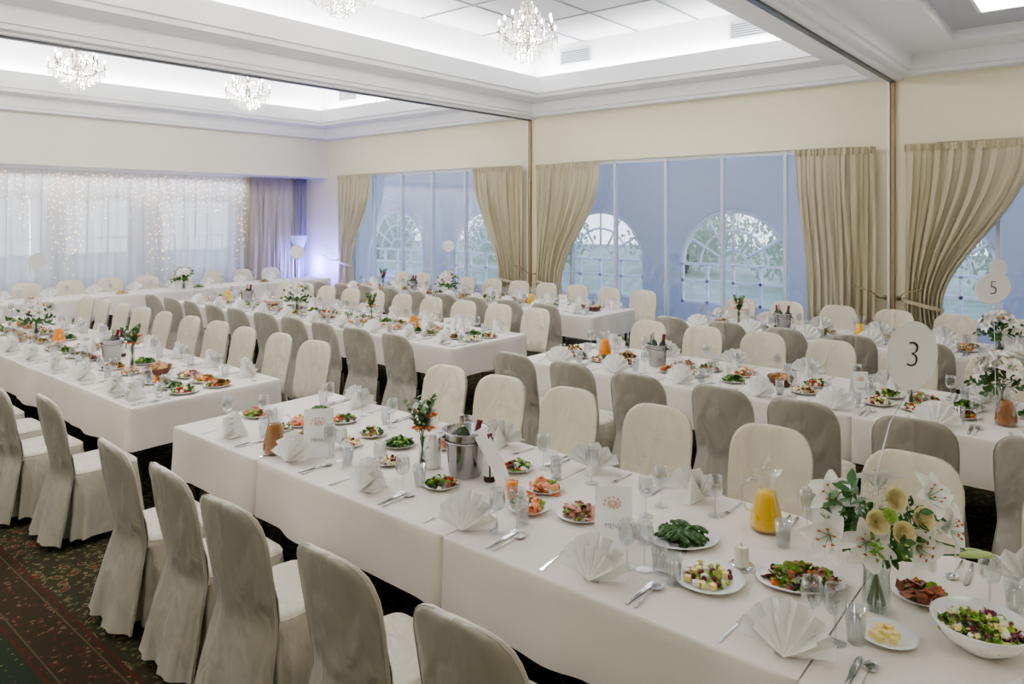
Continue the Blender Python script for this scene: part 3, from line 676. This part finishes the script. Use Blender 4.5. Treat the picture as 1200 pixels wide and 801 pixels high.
dish(0,0,.085,'salmon','small white plate of salmon left of green vegetable plate',50,26,1,0,'salmon left of the dark green vegetable plate',xy=(3.02,3.08))
dish(0,0,.08,'salad','small white plate of salad left of the cold cuts plate',50,27,1,0,'salad on small plate left of middle cold cuts',xy=(2.58,4.12))
q=random.Random(4)
def piece(name,fn,mat):
    b=MB();fn(b);return b.build(name,mat)
gp=piece('red_grape',lambda b:b.ball((0,0,.010),(.010,.010,.0115),0,12,8),m_grape)
gg=piece('green_grape',lambda b:b.ball((0,0,.010),(.010,.010,.0115),0,12,8),m_ggrape)
cc=piece('cheese_cube',lambda b:b.box((0,0,.009),(.022,.022,.019)),m_cheese)
fc=piece('white_cheese_cube',lambda b:b.box((0,0,.009),(.022,.024,.019)),m_feta)
def leaf(b):b.grid(lambda u,v:((u-.5)*.075,(v-.5)*.055*sin(pi*(.1+.85*u)),.012+.006*sin(u*14)*cos(v*9)),12,6)
lf=piece('lettuce_leaf',leaf,m_lett)
bt=piece('butter_cube',lambda b:b.box((0,0,.009),(.024,.022,.018)),m_cheese)
def pod(b):
    b.grid(lambda u,v:((u-.5)*.115,(v-.5)*.028*sin(pi*(.06+.88*u))**.6+.012*sin(u*3),.006+.010*sin(pi*u)-.012*(v-.5)**2*4+.003*sin(u*22)),14,5)
    b.grid(lambda u,v:((u-.5)*.115,(v-.5)*.028*sin(pi*(.06+.88*u))**.6+.012*sin(u*3),.002+.008*sin(pi*u)),14,2)
bn=piece('green_pod',pod,m_dkgreen)
def scat(c,n,r,pr,z,names):
    for k in range(n):
        for tr in range(30):
            a=q.uniform(0,2*pi);rr=r*sqrt(q.random());p=(c[0]+rr*cos(a),c[1]+rr*sin(a))
            if all((p[0]-s[0])**2+(p[1]-s[1])**2>.022**2 for s in pr):break
        pr.append(p);ob,l,cat,g=names[k%len(names)]
        spawn(ob,(p[0],p[1],z),q.uniform(0,6),l,cat,g)
z0=TZ+.0065
for k in range(3):spawn(lf,(cheese[0]+.05*cos(2.1*k),cheese[1]+.05*sin(2.1*k),z0-.004),2.1*k,'lettuce leaf under the cheese and grapes beside the candle','lettuce leaf','lettuce leaves on the cheese plate')
scat(cheese,34,.09,[],z0+.006,[(gp,'red grape on the cheese plate beside the candle','grape','red grapes on the cheese plate'),(cc,'yellow cheese cube on the plate beside the candle','cheese','yellow cheese cubes on the cheese plate'),(gg,'green grape on the cheese plate beside the candle','grape','green grapes on the cheese plate'),(fc,'white cheese cube on the plate beside the candle','cheese','white cheese cubes on the cheese plate')])
scat(butter,8,.045,[],z0,[(bt,'yellow butter cube on the small plate before the vase','butter','butter cubes')])
for k in range(40):
    a=R(-50)+q.uniform(-1.2,1.2);rr=.075*sqrt(q.random());t=q.uniform(0,6)
    spawn(bn,(beans[0]+rr*cos(t),beans[1]+rr*sin(t),z0+.0045*(k//5)),(q.uniform(-.3,.3),q.uniform(-.12,.12),a),'broad dark green pod in the heap behind the menu card','green pod','green pods on the oval plate')
# drinks
def pitcher(liq,name='juice_pitcher'):
    t=empty(name);b=MB();pr=[(.052,0),(.066,.008),(.068,.035),(.060,.085),(.046,.135),(.038,.17),(.040,.20),(.047,.225),(.055,.242)]
    b.lathe(pr,28)
    for i,(x,y,z) in enumerate(b.v):
        if z>.23 and x>.03:b.v[i]=(x+.014,y,z+.006)
    b.build('jug',m_jug,t);b=MB();b.lathe([(.048,.006),(.062,.012),(.0645,.035),(.0565,.085),(.0425,.135),(.0365,.158),(0,.158)],28);b.build('juice',liq,t)
    b=MB();b.tube([(-.038,0,.205),(-.07,0,.212),(-.1,0,.18),(-.102,0,.125),(-.085,0,.085),(-.060,0,.078)],.0065,8);b.build('handle',m_glass,t);return t
pY=pitcher(m_yjuice);pO=pitcher(m_ojuice);pA=pitcher(m_amber)
def bucket():
    t=empty('wine_bucket');b=MB();b.lathe([(.07,0),(.075,.01),(.098,.19),(.106,.196),(.106,.203),(.096,.2),(.07,.012),(0,.012)],32);b.lathe([(.094,.15),(.097,.152),(.097,.158),(.095,.16)],32);b.build('pail',m_pail,t)
    for s in(-1,1):
        b=MB();b.tube([(0,s*.095,.165),(0,s*.115,.165),(0,s*.118,.155)],.007,6);b.tube([(.028*cos(a),s*(.118),.128+.028*sin(a)) for a in[2*pi*k/14 for k in range(15)]],.004,6);b.build('ring_handle',m_pail,t)
    return t
bk=bucket()
def bottle(mt,foil):
    t=empty('wine_bottle');b=MB();b.lathe([(.034,0),(.037,.006),(.037,.17),(.030,.19),(.015,.215),(.0135,.265),(.0155,.268),(.0155,.277),(0,.278)],24);b.build('bottle_glass',mt,t)
    b=MB();b.grid(lambda u,v:(.0378*cos(2.9*u),.0378*sin(2.9*u),.035+.12*v),14,2);b.grid(lambda u,v:(.0378*cos(2.9*u+pi),.0378*sin(2.9*u+pi),.035+.12*v),14,2);b.build('paper_label',m_label,t)
    b=MB();b.lathe([(.0165,.215),(.0148,.22),(.0143,.266),(.0163,.268),(.0163,.2785),(0,.2795)],18);b.build('foil',foil,t);return t
bR=bottle(m_wine,m_foil);bG=bottle(m_gbot,m_gold)
def candle():
    t=empty('candle');b=MB();b.lathe([(.05,0),(.052,.004),(.05,.008),(.0,.008)],20);b.build('saucer',m_glass,t);b=MB();b.lathe([(.029,.0085),(.029,.085),(.024,.082),(0,.08)],20);b.build('wax',m_wax,t);b=MB();b.tube([(0,0,.079),(.002,0,.095)],.0012,4);b.build('wick',m_ink,t);return t
cn=candle()
def place(p,px,py,label,cat,group,rz=0,parts=True,scale=None):
    x,y=at(px,py);return spawn(p,(x,y,TZ),rz,label,cat,group,parts,scale=scale)
place(pY,898,620,'glass pitcher of yellow juice, nearest yellow one on front right table','pitcher','juice pitchers',R(-50),scale=1.05)
place(pA,322,530,'glass pitcher of amber juice near gap end of front right table','pitcher','juice pitchers',R(130),scale=1.05)
place(cn,869,664,'white pillar candle beside the cheese plate on front right table','candle','candles')
place(bk,546,555,'steel wine bucket on the front right table','wine bucket','wine buckets',R(40),scale=1.2)
place(bR,574,563,'red wine bottle behind leaning napkin right of the front bucket','wine bottle','wine bottles',R(-130),scale=.88)
bx,by=at(546,555)
rt=Vector((.643,-.766,0));fw=Vector((.766,.643,0));up=Vector((0,0,1))
spawn(bG,(bx+.03,by+.03,TZ+.02),(R(-12),R(6),0),'green wine bottle leaning left inside the front steel bucket','wine bottle','wine bottles',scale=1.0)
spawn(bR,(bx-.02,by-.04,TZ+.02),(R(14),R(4),1),'dark wine bottle leaning right inside the front steel bucket','wine bottle','wine bottles')
# folded white napkin leaning from the table up to the bucket rim, in front of the bottle
bs_=Vector((*at(592,573),TZ+.002));tp=Vector((bx,by,TZ+.27))+rt*.085-fw*.085;dr=(tp-bs_);pe=(rt*dr.z-up*dr.dot(rt)).normalized()
b=MB()
for lay in(0,1):
    b.grid(lambda u,v:tuple(bs_+dr*v+pe*((u-.5)*.075+.01*sin(v*5))-fw*(.006*sin(u*7)+.008*lay*(1-u))+up*max(0,.03-.2*v)*u),10,12)
o=b.build('service_napkin',m_napk);tag(o,'folded white napkin leaning against the front wine bucket','napkin')
b=MB();b.lathe([(.034,0),(.042,.006),(.043,.09),(.036,.13),(.02,.15),(.018,.172),(.021,.178),(0,.18)],24)
t=empty('white_carafe');b.build('body',m_porc,t);b=MB();b.tube([(-.038,0,.12),(-.07,0,.12),(-.075,0,.07),(-.04,0,.045)],.006,8);b.build('handle',m_porc,t);x,y=at(508,547);t.location=(x,y,TZ);tag(t,'white porcelain carafe left of the front wine bucket','carafe')
t=empty('drink_glass');b=MB();b.lathe([(.027,0),(.034,.1)],20);b.build('glass',m_jug,t);b=MB();b.lathe([(.0255,.002),(.0315,.08),(0,.08)],20);b.build('drink',m_ojuice,t)
x,y=at(600,583);t.location=(x,y,TZ);tag(t,'tumbler of orange drink beside the salmon salads','glass')
# menu cards
mt=textmesh('MENU',.028,m_ink,off=-.0006)
def tent(w,h,l,px,py,rz,txt=True,rev=False):
    t=empty('menu_card' if txt else 'place_card');b=MB();d=h*.3
    b.add([(-w/2,-d,0),(w/2,-d,0),(w/2,0,h),(-w/2,0,h),(w/2,d,0),(-w/2,d,0)],[(0,1,2,3),(3,2,4,5)],0,False);b.build('card',m_paper,t)
    if txt:
        o=bpy.data.objects.new('lettering',mt);COL.objects.link(o);o.parent=t;o.scale=(w/.16,)*3;o.rotation_euler=(-math.atan(.3),0,0);zc=h*.36;o.location=(0,-d*(1-zc/h)-.0015,zc)
        b=MB()
        for s in range(22):
            a=s*.6;rr=w*(.06+.012*s%.2);b.ball((rr*cos(a),0,rr*.7*sin(a)),(.006,.0006,.006),0,6,4)
        g=b.build('printed_flowers',m_pinkink,t);g.rotation_euler=(-math.atan(.3),0,0);zc=h*.72;g.location=(0,-d*(1-zc/h)-.0012,zc)
    x,y=at(px,py);t.location=(x,y,TZ);t.rotation_euler=(0,0,rz);tag(t,l,'menu card' if txt else 'place card','menu cards' if txt else 'place cards');return t
tent(.155,.235,'large white menu card standing left of the cheese plate',719,634,R(-58))
tent(.165,.26,'white menu card standing right of the amber pitcher',374,531,R(-40))
for i,(px,py) in enumerate([(700,655),(572,616),(645,535),(785,570)]):tent(.09,.045,'small blank place card, '+ORD[i]+' on the front right table',px,py,R(-80),False)
# flowers
def petal(b,az,L,w,open_,mi,curl=1.0):
    c,s=cos(az),sin(az)
    def fn(u,v):
        t=u;r=L*(.18*t+.78*t*t)*open_;z=L*(.95*t-.52*curl*t**2.2);ww=w*max(.02,sin(pi*min(.985,.08+.905*t**.85)))**.6*(v-.5);z+=((v-.5)**2)*w*.9*(1-t*.5)
        return (c*r-s*ww,s*r+c*ww,z)
    b.grid(fn,9,5,mi)
def lilyparts(b,sc=1):
    st=len(b.v)
    for k in range(6):petal(b,k*pi/3,.10*sc,.056*sc if k%2 else .048*sc,.9,0,1.1)
    for k in range(6):
        a=k*pi/3+.4;b.tube([(0,0,0),(.015*cos(a),.015*sin(a),.04),(.028*cos(a),.028*sin(a),.06)],.001,4,1);b.ball((.029*cos(a),.029*sin(a),.062),(.006,.003,.003),2,6,4)
    return st
def lily():
    t=empty('lily_flower')
    for k in range(6):
        b=MB();petal(b,k*pi/3,.112,.084 if k%2 else .068,.92,0,1.05);b.build('petal',m_lily,t)
    b=MB()
    for k in range(6):
        a=k*pi/3+.4;b.tube([(0,0,0),(.015*cos(a),.015*sin(a),.04),(.03*cos(a),.03*sin(a),.065)],.0012,4,0);b.ball((.031*cos(a),.031*sin(a),.067),(.008,.0035,.0035),1,6,4)
    b.build('stamens',[m_leaf2,m_stamen],t);return t
def rose(mat,name):
    b=MB()
    for ring,(n,r,h,fl_) in enumerate([(3,.009,.036,.1),(4,.015,.035,.15),(5,.021,.032,.25),(6,.027,.028,.4),(6,.031,.02,.7)]):
        for k in range(n):
            a=2*pi*k/n+ring*.7
            def fn(u,v,a=a,r=r,h=h,fl_=fl_):
                th=a+(v-.5)*2*pi/n*1.35;rr=r*(.35+.75*sin(u*1.5)+fl_*.35*u*u);return (rr*cos(th),rr*sin(th),h*u-.22*h*(2*(v-.5))**2*u)
            b.grid(fn,5,5)
    return b.build(name,mat)
def mum():
    b=MB()
    for k in range(90):
        e=math.asin(1-(k+.5)/90*.95);a=k*2.4;d=Vector((cos(a)*cos(e),sin(a)*cos(e),sin(e)))
        b.ball(d*.022+Vector((0,0,.008)),(.0035,.0035,.009),0,5,4,d.to_track_quat('Z','Y').to_matrix())
    b.ball((0,0,.008),.02,0,10,6);return b.build('green_chrysanthemum',m_green)
def sprig_fn(b,L,n,lw,ll,mi_s=0,mi_l=0,bend=.3,seed=1):
    q=random.Random(seed);f=lambda t:Vector((bend*L*t*t,0,L*t*(1-.25*bend*t)))
    b.tube([f(k/6) for k in range(7)],[.0025*(1-.6*k/6) for k in range(7)],5,mi_s)
    for k in range(n):
        t=.25+.75*k/n;p=f(t);a=k*2.4;el=.7+q.uniform(-.2,.3)
        d=Vector((cos(a)*cos(el),sin(a)*cos(el),sin(el)));s=d.cross(Vector((0,0,1))).normalized();l=ll*(1-.4*t)*q.uniform(.8,1.2);w=lw
        up=s.cross(d)
        b.grid(lambda u,v:tuple(p+d*l*u+s*w*(v-.5)*sin(pi*min(.97,.05+.92*u))-up*.3*l*u*u*.5),5,2,mi_l)
ly=lily();rc=rose(m_cream,'rose');gm=mum()
def spr(mat,L,n,lw,ll,seed):
    b=MB();sprig_fn(b,L,n,lw,ll,0,0,.3,seed);return b.build('leaf_sprig',mat)
sg1=spr(m_leaf,.34,16,.032,.09,1);sg2=spr(m_leaf2,.28,22,.014,.055,2)
b=MB();b.tube([(0,0,-.16),(0,0,-.02)],.003,5,1);b.ball((0,0,.03),(.013,.013,.05),0,10,8);bud=b.build('lily_bud',[m_cuc,m_leaf])
def vase(h,r0,r1,name='flower_vase'):
    t=empty(name);b=MB();b.lathe([(r0*.9,0),(r0,.006),(r0*.95,h*.3),(r0*.9,h*.6),(r1,h)],28);b.build('glass',m_glass,t)
    b=MB();b.lathe([(r0-.005,.013),(r0*.95-.004,h*.3),(r0*.92-.004,h*.55),(0,h*.55)],24);b.build('water',m_water,t)
    b=MB()
    for k in range(12):
        a=k*2.4;b.tube([(.6*r0*cos(a),.6*r0*sin(a),.016),(-.5*r0*cos(a),-.5*r0*sin(a),h*.95)],.0035,5)
    b.build('stems',m_leaf,t);return t
vB=vase(.2,.045,.06);vS=vase(.17,.022,.026,'bud_vase')
vx,vy=at(1027,712)
spawn(vB,(vx,vy,TZ),0,'large glass vase of white lilies at the near right','vase','flower vases',scale=(1.05,1.05,1.1))
base=Vector((vx,vy,TZ))
def fl(p,dx,dz,df,tilt,label,cat,group,sc=1,roll=0):
    c=base+rt*dx+up*(dz+.025)+fw*df;d=(rt*tilt[0]+up*tilt[1]-fw*tilt[2]).normalized();e=d.to_track_quat('Z','Y')
    e=(e.to_matrix()@Matrix.Rotation(roll,3,'Z')).to_euler();spawn(p,tuple(c),tuple(e),label,cat,group,scale=sc)
lls=[(-.18,.25,-.04,(-.6,.2,.8),'leftmost large white lily in the near right vase'),(.09,.23,-.07,(.25,.05,.95),'large white lily hanging low in front of near right vase'),(.21,.27,-.03,(.7,.2,.7),'rightmost large white lily in the near right vase'),(.17,.36,.0,(.4,.6,.7),'upper right white lily in the near right vase'),(-.13,.35,.02,(-.5,.6,.5),'upper left white lily in the near right vase'),(.05,.36,.08,(.1,.9,-.6),'white lily facing away at back of near right vase'),(-.07,.24,-.07,(-.3,.15,.9),'white lily low on the left of near right vase')]
for i,(a,z,f,tl_,l) in enumerate(lls):fl(ly,a,z,f,tl_,l,'lily','white lilies in the near vase',.92,i)
for i,(a,z,f,l) in enumerate([(.015,.30,-.14,'cream rose at the centre of near right bouquet'),(.09,.34,-.12,'cream rose at top right of near bouquet'),(-.06,.33,-.12,'cream rose left of centre in near bouquet'),(.03,.385,-.06,'cream rose at top centre of near bouquet')]):fl(rc,a,z,f,(a*2,.4,.9),l,'rose','cream roses in the near bouquet',.95)
for i,(a,z,f,l) in enumerate([(-.02,.35,-.12,'green chrysanthemum at top centre of near bouquet'),(.02,.235,-.13,'green chrysanthemum low in centre of near bouquet')]):fl(gm,a,z,f,(a*3,.5,.8),l,'chrysanthemum','green chrysanthemums in the near bouquet',.9)
q2=random.Random(11)
for k in range(20):
    a=2*pi*k/20;tl_=(cos(a)*.9,q2.uniform(.25,.9),sin(a)*.7);s=sg1 if k%3 else sg2
    fl(s,.02*cos(a),.15,-.02*sin(a),tl_,('broad dark' if k%3 else 'fine light')+' green leaf sprig in the near right bouquet','leaf sprig',('broad' if k%3 else 'fine')+' leaf sprigs in the near bouquet',q2.uniform(.6,.88),a)
fl(sg1,-.05,.17,0,(-.4,1,.1),'tall dark green leaf sprig rising above near bouquet','leaf sprig',None,1.05,0)
fl(bud,.30,.20,-.05,(1,-.25,.1),'closed green lily bud drooping right of near bouquet','lily bud','lily buds',1)
fl(bud,.24,.22,-.12,(.9,.3,.6),'closed green lily bud beside rightmost near lily','lily bud','lily buds',1)
b=MB()
for k in range(170):
    a=q2.uniform(0,6.3);e=q2.uniform(.3,1.4);r=q2.uniform(.17,.22);p=(r*cos(a)*cos(e),r*sin(a)*cos(e),r*sin(e)*1.0)
    b.ball(p,.004,0,5,3)
    if k%3==0:b.tube([(0,0,0),p],.0006,3,1)
o=b.build('babys_breath',[m_lily,m_leaf2]);o.location=base+up*.21;tag(o,'tiny white filler blossoms through the near right bouquet','flowers',None,'stuff')
# mid bouquets
def bouq(kind,seed):
    q=random.Random(seed);b=MB()
    if kind=='lily':
        for k in range(12):
            s=lilyparts(b);a=q.uniform(0,6.3);t=q.uniform(.2,1.2);d=Vector((sin(t)*cos(a),sin(t)*sin(a),cos(t)));b.xf(Matrix.Translation(d*q.uniform(.08,.16)+Vector((0,0,.05)))@d.to_track_quat('Z','Y').to_matrix().to_4x4(),s)
        for k in range(9):
            a=q.uniform(0,6.3);t=q.uniform(.1,1.3);b.ball((.15*sin(t)*cos(a),.15*sin(t)*sin(a),.06+.13*cos(t)),.024,q.choice([3,3,3,5]),8,6)
        for k in range(11):
            s=len(b.v);sprig_fn(b,.23,12,.03,.07,4,4,.3,k);b.xf(Matrix.Rotation(k*.7,4,'Z')@Matrix.Rotation(q.uniform(.3,1.4),4,'Y'),s)
    else:
        for k in range(6):
            s=len(b.v);sprig_fn(b,.26,16,.024,.065,4,4,.2,k);b.xf(Matrix.Rotation(k*1.3,4,'Z')@Matrix.Rotation(q.uniform(.05,.4),4,'Y'),s)
        for k in range(6):
            a=q.uniform(0,6.3);c=Vector((.05*cos(a),.05*sin(a),q.uniform(.04,.15)))
            for j in range(8):
                s=len(b.v);petal(b,j*.8,.055,.026,.7,5);b.xf(Matrix.Translation(c),s)
            b.ball(c+Vector((0,0,.015)),.013,3,8,5)
    return b.build('flower_bouquet',[m_lily,m_leaf2,m_stamen,m_cream,m_leaf,m_orange])
bqL=bouq('lily',3);bqO=bouq('o',4)
x,y=at(495,546);spawn(vS,(x,y,TZ),0,'slim glass bud vase left of the front wine bucket','vase','flower vases');spawn(bqO,(x,y,TZ+.13),0,'orange blossoms with green sprigs beside the front wine bucket','flowers','small bouquets')
# number signs
def sign(x,y,num,l,h=.88,rz=-60,sx=1,sz=1,tilt=0,lean=(.0,.0),r=.105):
    t=empty('table_number_sign',(x,y,TZ+.02));b=MB();zc=h
    b.tube([(0,0,-.005),(lean[0]*.02,0,h*.25),(lean[0]*.1,0,h*.5),(lean[0]*.45,0,h*.72),(lean[0],0,zc-r*sz*.9)],.0022,6);b.build('wire_stem',m_wire,t)
    b=MB();b.cap=True;b.lathe([(r,-.0015),(r,.0015)],44,rot=Matrix.Rotation(R(90),3,'X'))
    b.xf(Matrix.Translation((lean[0],-.004,zc))@Matrix.Rotation(tilt,4,'Y')@Matrix.Diagonal((sx,1,sz,1)));b.build('disc',m_paper,t)
    if num:
        o=bpy.data.objects.new('numeral',textmesh(num,.135,m_ink,off=-.0035));COL.objects.link(o);o.parent=t;o.location=(lean[0],-.008,zc);o.rotation_euler=(0,.12 if num=='3' else 0,0)
    t.rotation_euler=(0,0,R(rz));tag(t,l,'table sign','round table number signs')
sign(vx+.02,vy+.02,'3','round white table sign reading 3 above the near lily vase',h=.86,rz=-38,lean=(.165,0),r=.124,sx=.86,sz=1.0,tilt=.12)
# ---------------- generic table centres
bsk=MB();bsk.lathe([(.09,0),(.10,.004),(.135,.06),(.14,.066),(.13,.068),(.095,.01),(0,.01)],28,sy=.75);bsk=bsk.build('bread_basket',m_wicker)
bb=MB()
for k in range(9):
    a=k*.7;rt_=Euler((R(60),0,a)).to_matrix();bb.ball((.06*cos(a),.042*sin(a),.045+.01*(k%3)),(.038,.03,.012),0,12,6,rt_)
brd=bb.build('bread_slices',m_bread)
mc=tent(.12,.19,'x',719,634,0)
spec={
'D':[('bouq',.62,.2),('pO',3.85,.1),('bk',3.22,0),('pA',.56,-.17),('bas',2.1,0),('cn',2.55,0),('menu',1.5,0),('bud',1.15,0),('cn',-.2,0)],
'F':[('bouq',.9,0),('bk',3.05,0),('bud',3.6,0),('pY',2.2,0),('bas',.35,0),('cn',1.8,0),('menu',-.2,0)],
'B':[('bud',6.85,0),('bk',7.3,0),('bas',6.35,0),('menu',7.9,0),('bouq',9.4,0),('pO',8.7,0),('cn',10.2,0),('menu',10.8,0)],
'C':[('bouq',8.96,0),('pO',6.5,0),('bk',10.3,0),('bud',7.3,0),('menu',5.9,0),('cn',7.9,0),('bas',9.6,0),('pY',10.9,0)],
'E':[('bas',5.75,0),('pY',6.9,0),('bouq',8.7,0),('bk',9.6,0),('cn',7.6,0),('menu',6.3,0),('bud',10.4,0)]}
fk_=list(LBL)
for k,sl_ in spec.items():
    t=TB[k];xm=(t['x0']+t['x1'])/2;a,c=sorted((t['seam'][0],t['seam'][-1]))
    cnt={}
    sl_=sorted(sl_,key=lambda w:abs(w[1]-4.85))
    for kind,u,ox in sl_:
        cnt[kind]=cnt.get(kind,0)+1;mult=sum(1 for w in sl_ if w[0]==kind)>1
        suf=', '+(ORD[cnt[kind]-1]+' from the gap, ' if mult else '')+t['nm'];p=(xm+ox,u,TZ)
        if kind=='bouq':
            spawn(vB,p,0,'glass vase of white lilies'+suf,'vase','flower vases');spawn(bqL,(xm+ox,u,TZ+.17),u,'white lily bouquet with cream roses'+suf,'flowers','lily bouquets')
            if k=='D':sign(xm+.02,u+.02,'5','round white table sign reading 5 above middle right lilies',h=.86,rz=-45,sx=1.15,sz=.9,tilt=-.25,r=.115,lean=(-.02,0))
            else:sign(xm+.02,u+.02,'','small round white table sign above the lilies, '+t['nm'],h=.82,rz=-45,r=.1)
        elif kind=='bud':
            spawn(vS,p,0,'slim glass bud vase'+suf,'vase','flower vases');spawn(bqO,(xm,u,TZ+.13),u,'orange blossoms with green sprigs'+suf,'flowers','small bouquets')
        elif kind=='bk':
            spawn(bk,p,u,'steel wine bucket'+suf,'wine bucket','wine buckets')
            spawn(bG,(xm+.02,u+.03,TZ+.02),(R(-10),R(6),0),'green wine bottle leaning left in the bucket'+suf,'wine bottle','wine bottles')
            spawn(bR,(xm-.02,u-.035,TZ+.02),(R(12),R(4),1),'dark wine bottle leaning right in the bucket'+suf,'wine bottle','wine bottles')
            spawn(bR,(xm+.14,u+.13,TZ),0,'red wine bottle standing beside the bucket'+suf,'wine bottle','wine bottles')
        elif kind in('pO','pA','pY'):
            spawn({'pO':pO,'pA':pA,'pY':pY}[kind],p,u,'glass pitcher of '+{'pO':'orange','pA':'amber','pY':'yellow'}[kind]+' juice'+suf,'pitcher','juice pitchers')
        elif kind=='cn':spawn(cn,p,0,'white pillar candle'+suf,'candle','candles')
        elif kind=='bas':
            spawn(bsk,p,R(30),'dark oval wicker bread basket'+suf,'basket','bread baskets');spawn(brd,(xm,u,TZ),R(30),'bread slices in the wicker basket'+suf,'bread','bread slices',kind='stuff')
        elif kind=='menu':spawn(mc,p,R(-50),'white menu card'+suf,'menu card','menu cards')
    sg=-1 if t['seam'][0]>t['seam'][1] else 1;np_=0;pts=[];W_=.14 if t['x1']-t['x0']>1.15 else .125
    for step in range(400):
        u=t['seam'][0]+sg*(.16+.02*step)
        if not(a+.14<u<c-.1) or np_>=48:continue
        for off in(-W_,W_):
            clash=any((off-o2)**2+(u-u2)**2<.240**2 for o2,u2 in pts)
            for kind,uu,ox in sl_:
                rr=dict(bouq=.06,bud=.03,bk=.11,pO=.1,pA=.1,pY=.1,cn=.05,bas=.14,menu=.09)[kind]
                if sqrt((off-ox)**2+(u-uu)**2)<rr+.122 or (kind=='bk' and sqrt((off-.14)**2+(u-uu-.13)**2)<.165):clash=True
                if kind=='bouq' and sqrt((off-.02)**2+(u-uu-.02)**2)<.135:clash=True
            if clash or np_>=48:continue
            f=fk_[(np_*5+ord(k)+step)%6];w=ORD[np_]+' dish from the gap, '+t['nm']
            spawn(pl13,(xm+off,u,TZ),0,'round white plate, '+w,'plate','serving plates')
            spawn(piles[f][0],(xm+off,u,TZ),RS.uniform(0,6),LBL[f]+', '+w,'food','food on serving plates',kind='stuff')
            pts.append((off,u));np_+=1
# head table settings
for i in range(12):
    x=.85+.68*i;w=ORD[i]+' place from the left, head table'
    spawn(nap,(x,13.66,TZ),-pi/2,'fan-folded white napkin at '+w,'napkin','fan-folded napkins')
    spawn(wg2,(x+.2,13.45,TZ),0,'clear wine glass at '+w,'wine glass','wine glasses')
    if i%2==0:
        spawn(pl13,(x+.3,13.22,TZ),0,'round white plate by '+w,'plate','serving plates');f=fk_[i//2];spawn(piles[f][0],(x+.3,13.22,TZ),0,LBL[f]+' by '+w,'food','food on serving plates',kind='stuff')
spawn(vB,(6.3,13.2,TZ),0,'glass vase of white lilies on the head table','vase','flower vases');spawn(bqL,(6.3,13.2,TZ+.17),1,'white lily bouquet on the head table','flowers','lily bouquets')
# floor lamp in alcove
t=empty('floor_lamp',(9.9,14.95,0));b=MB();b.lathe([(.15,0),(.15,.02),(.02,.03),(.012,.05),(.012,1.35),(.001,1.36)],20);b.build('pole',m_frame,t);b=MB();b.lathe([(.22,1.62),(.12,1.34),(.11,1.34),(.21,1.62)],24);b.f.pop();b.m.pop();b.s.pop();b.build('shade',m_shade,t);tag(t,'white floor lamp with flared shade in blue-lit back corner','floor lamp')
w=bpy.data.worlds.new('w');SC.world=w;w.use_nodes=True;nt=w.node_tree;bg=nt.nodes['Background'];bg.inputs[1].default_value=2.6
tc=nt.nodes.new('ShaderNodeTexCoord');sx=nt.nodes.new('ShaderNodeSeparateXYZ');cr=nt.nodes.new('ShaderNodeValToRGB')
cr.color_ramp.elements[0].color=(.92,.96,1,1);cr.color_ramp.elements[1].color=(.30,.41,.70,1)
nt.links.new(tc.outputs['Generated'],sx.inputs[0]);nt.links.new(sx.outputs[2],cr.inputs[0]);nt.links.new(cr.outputs[0],bg.inputs[0])
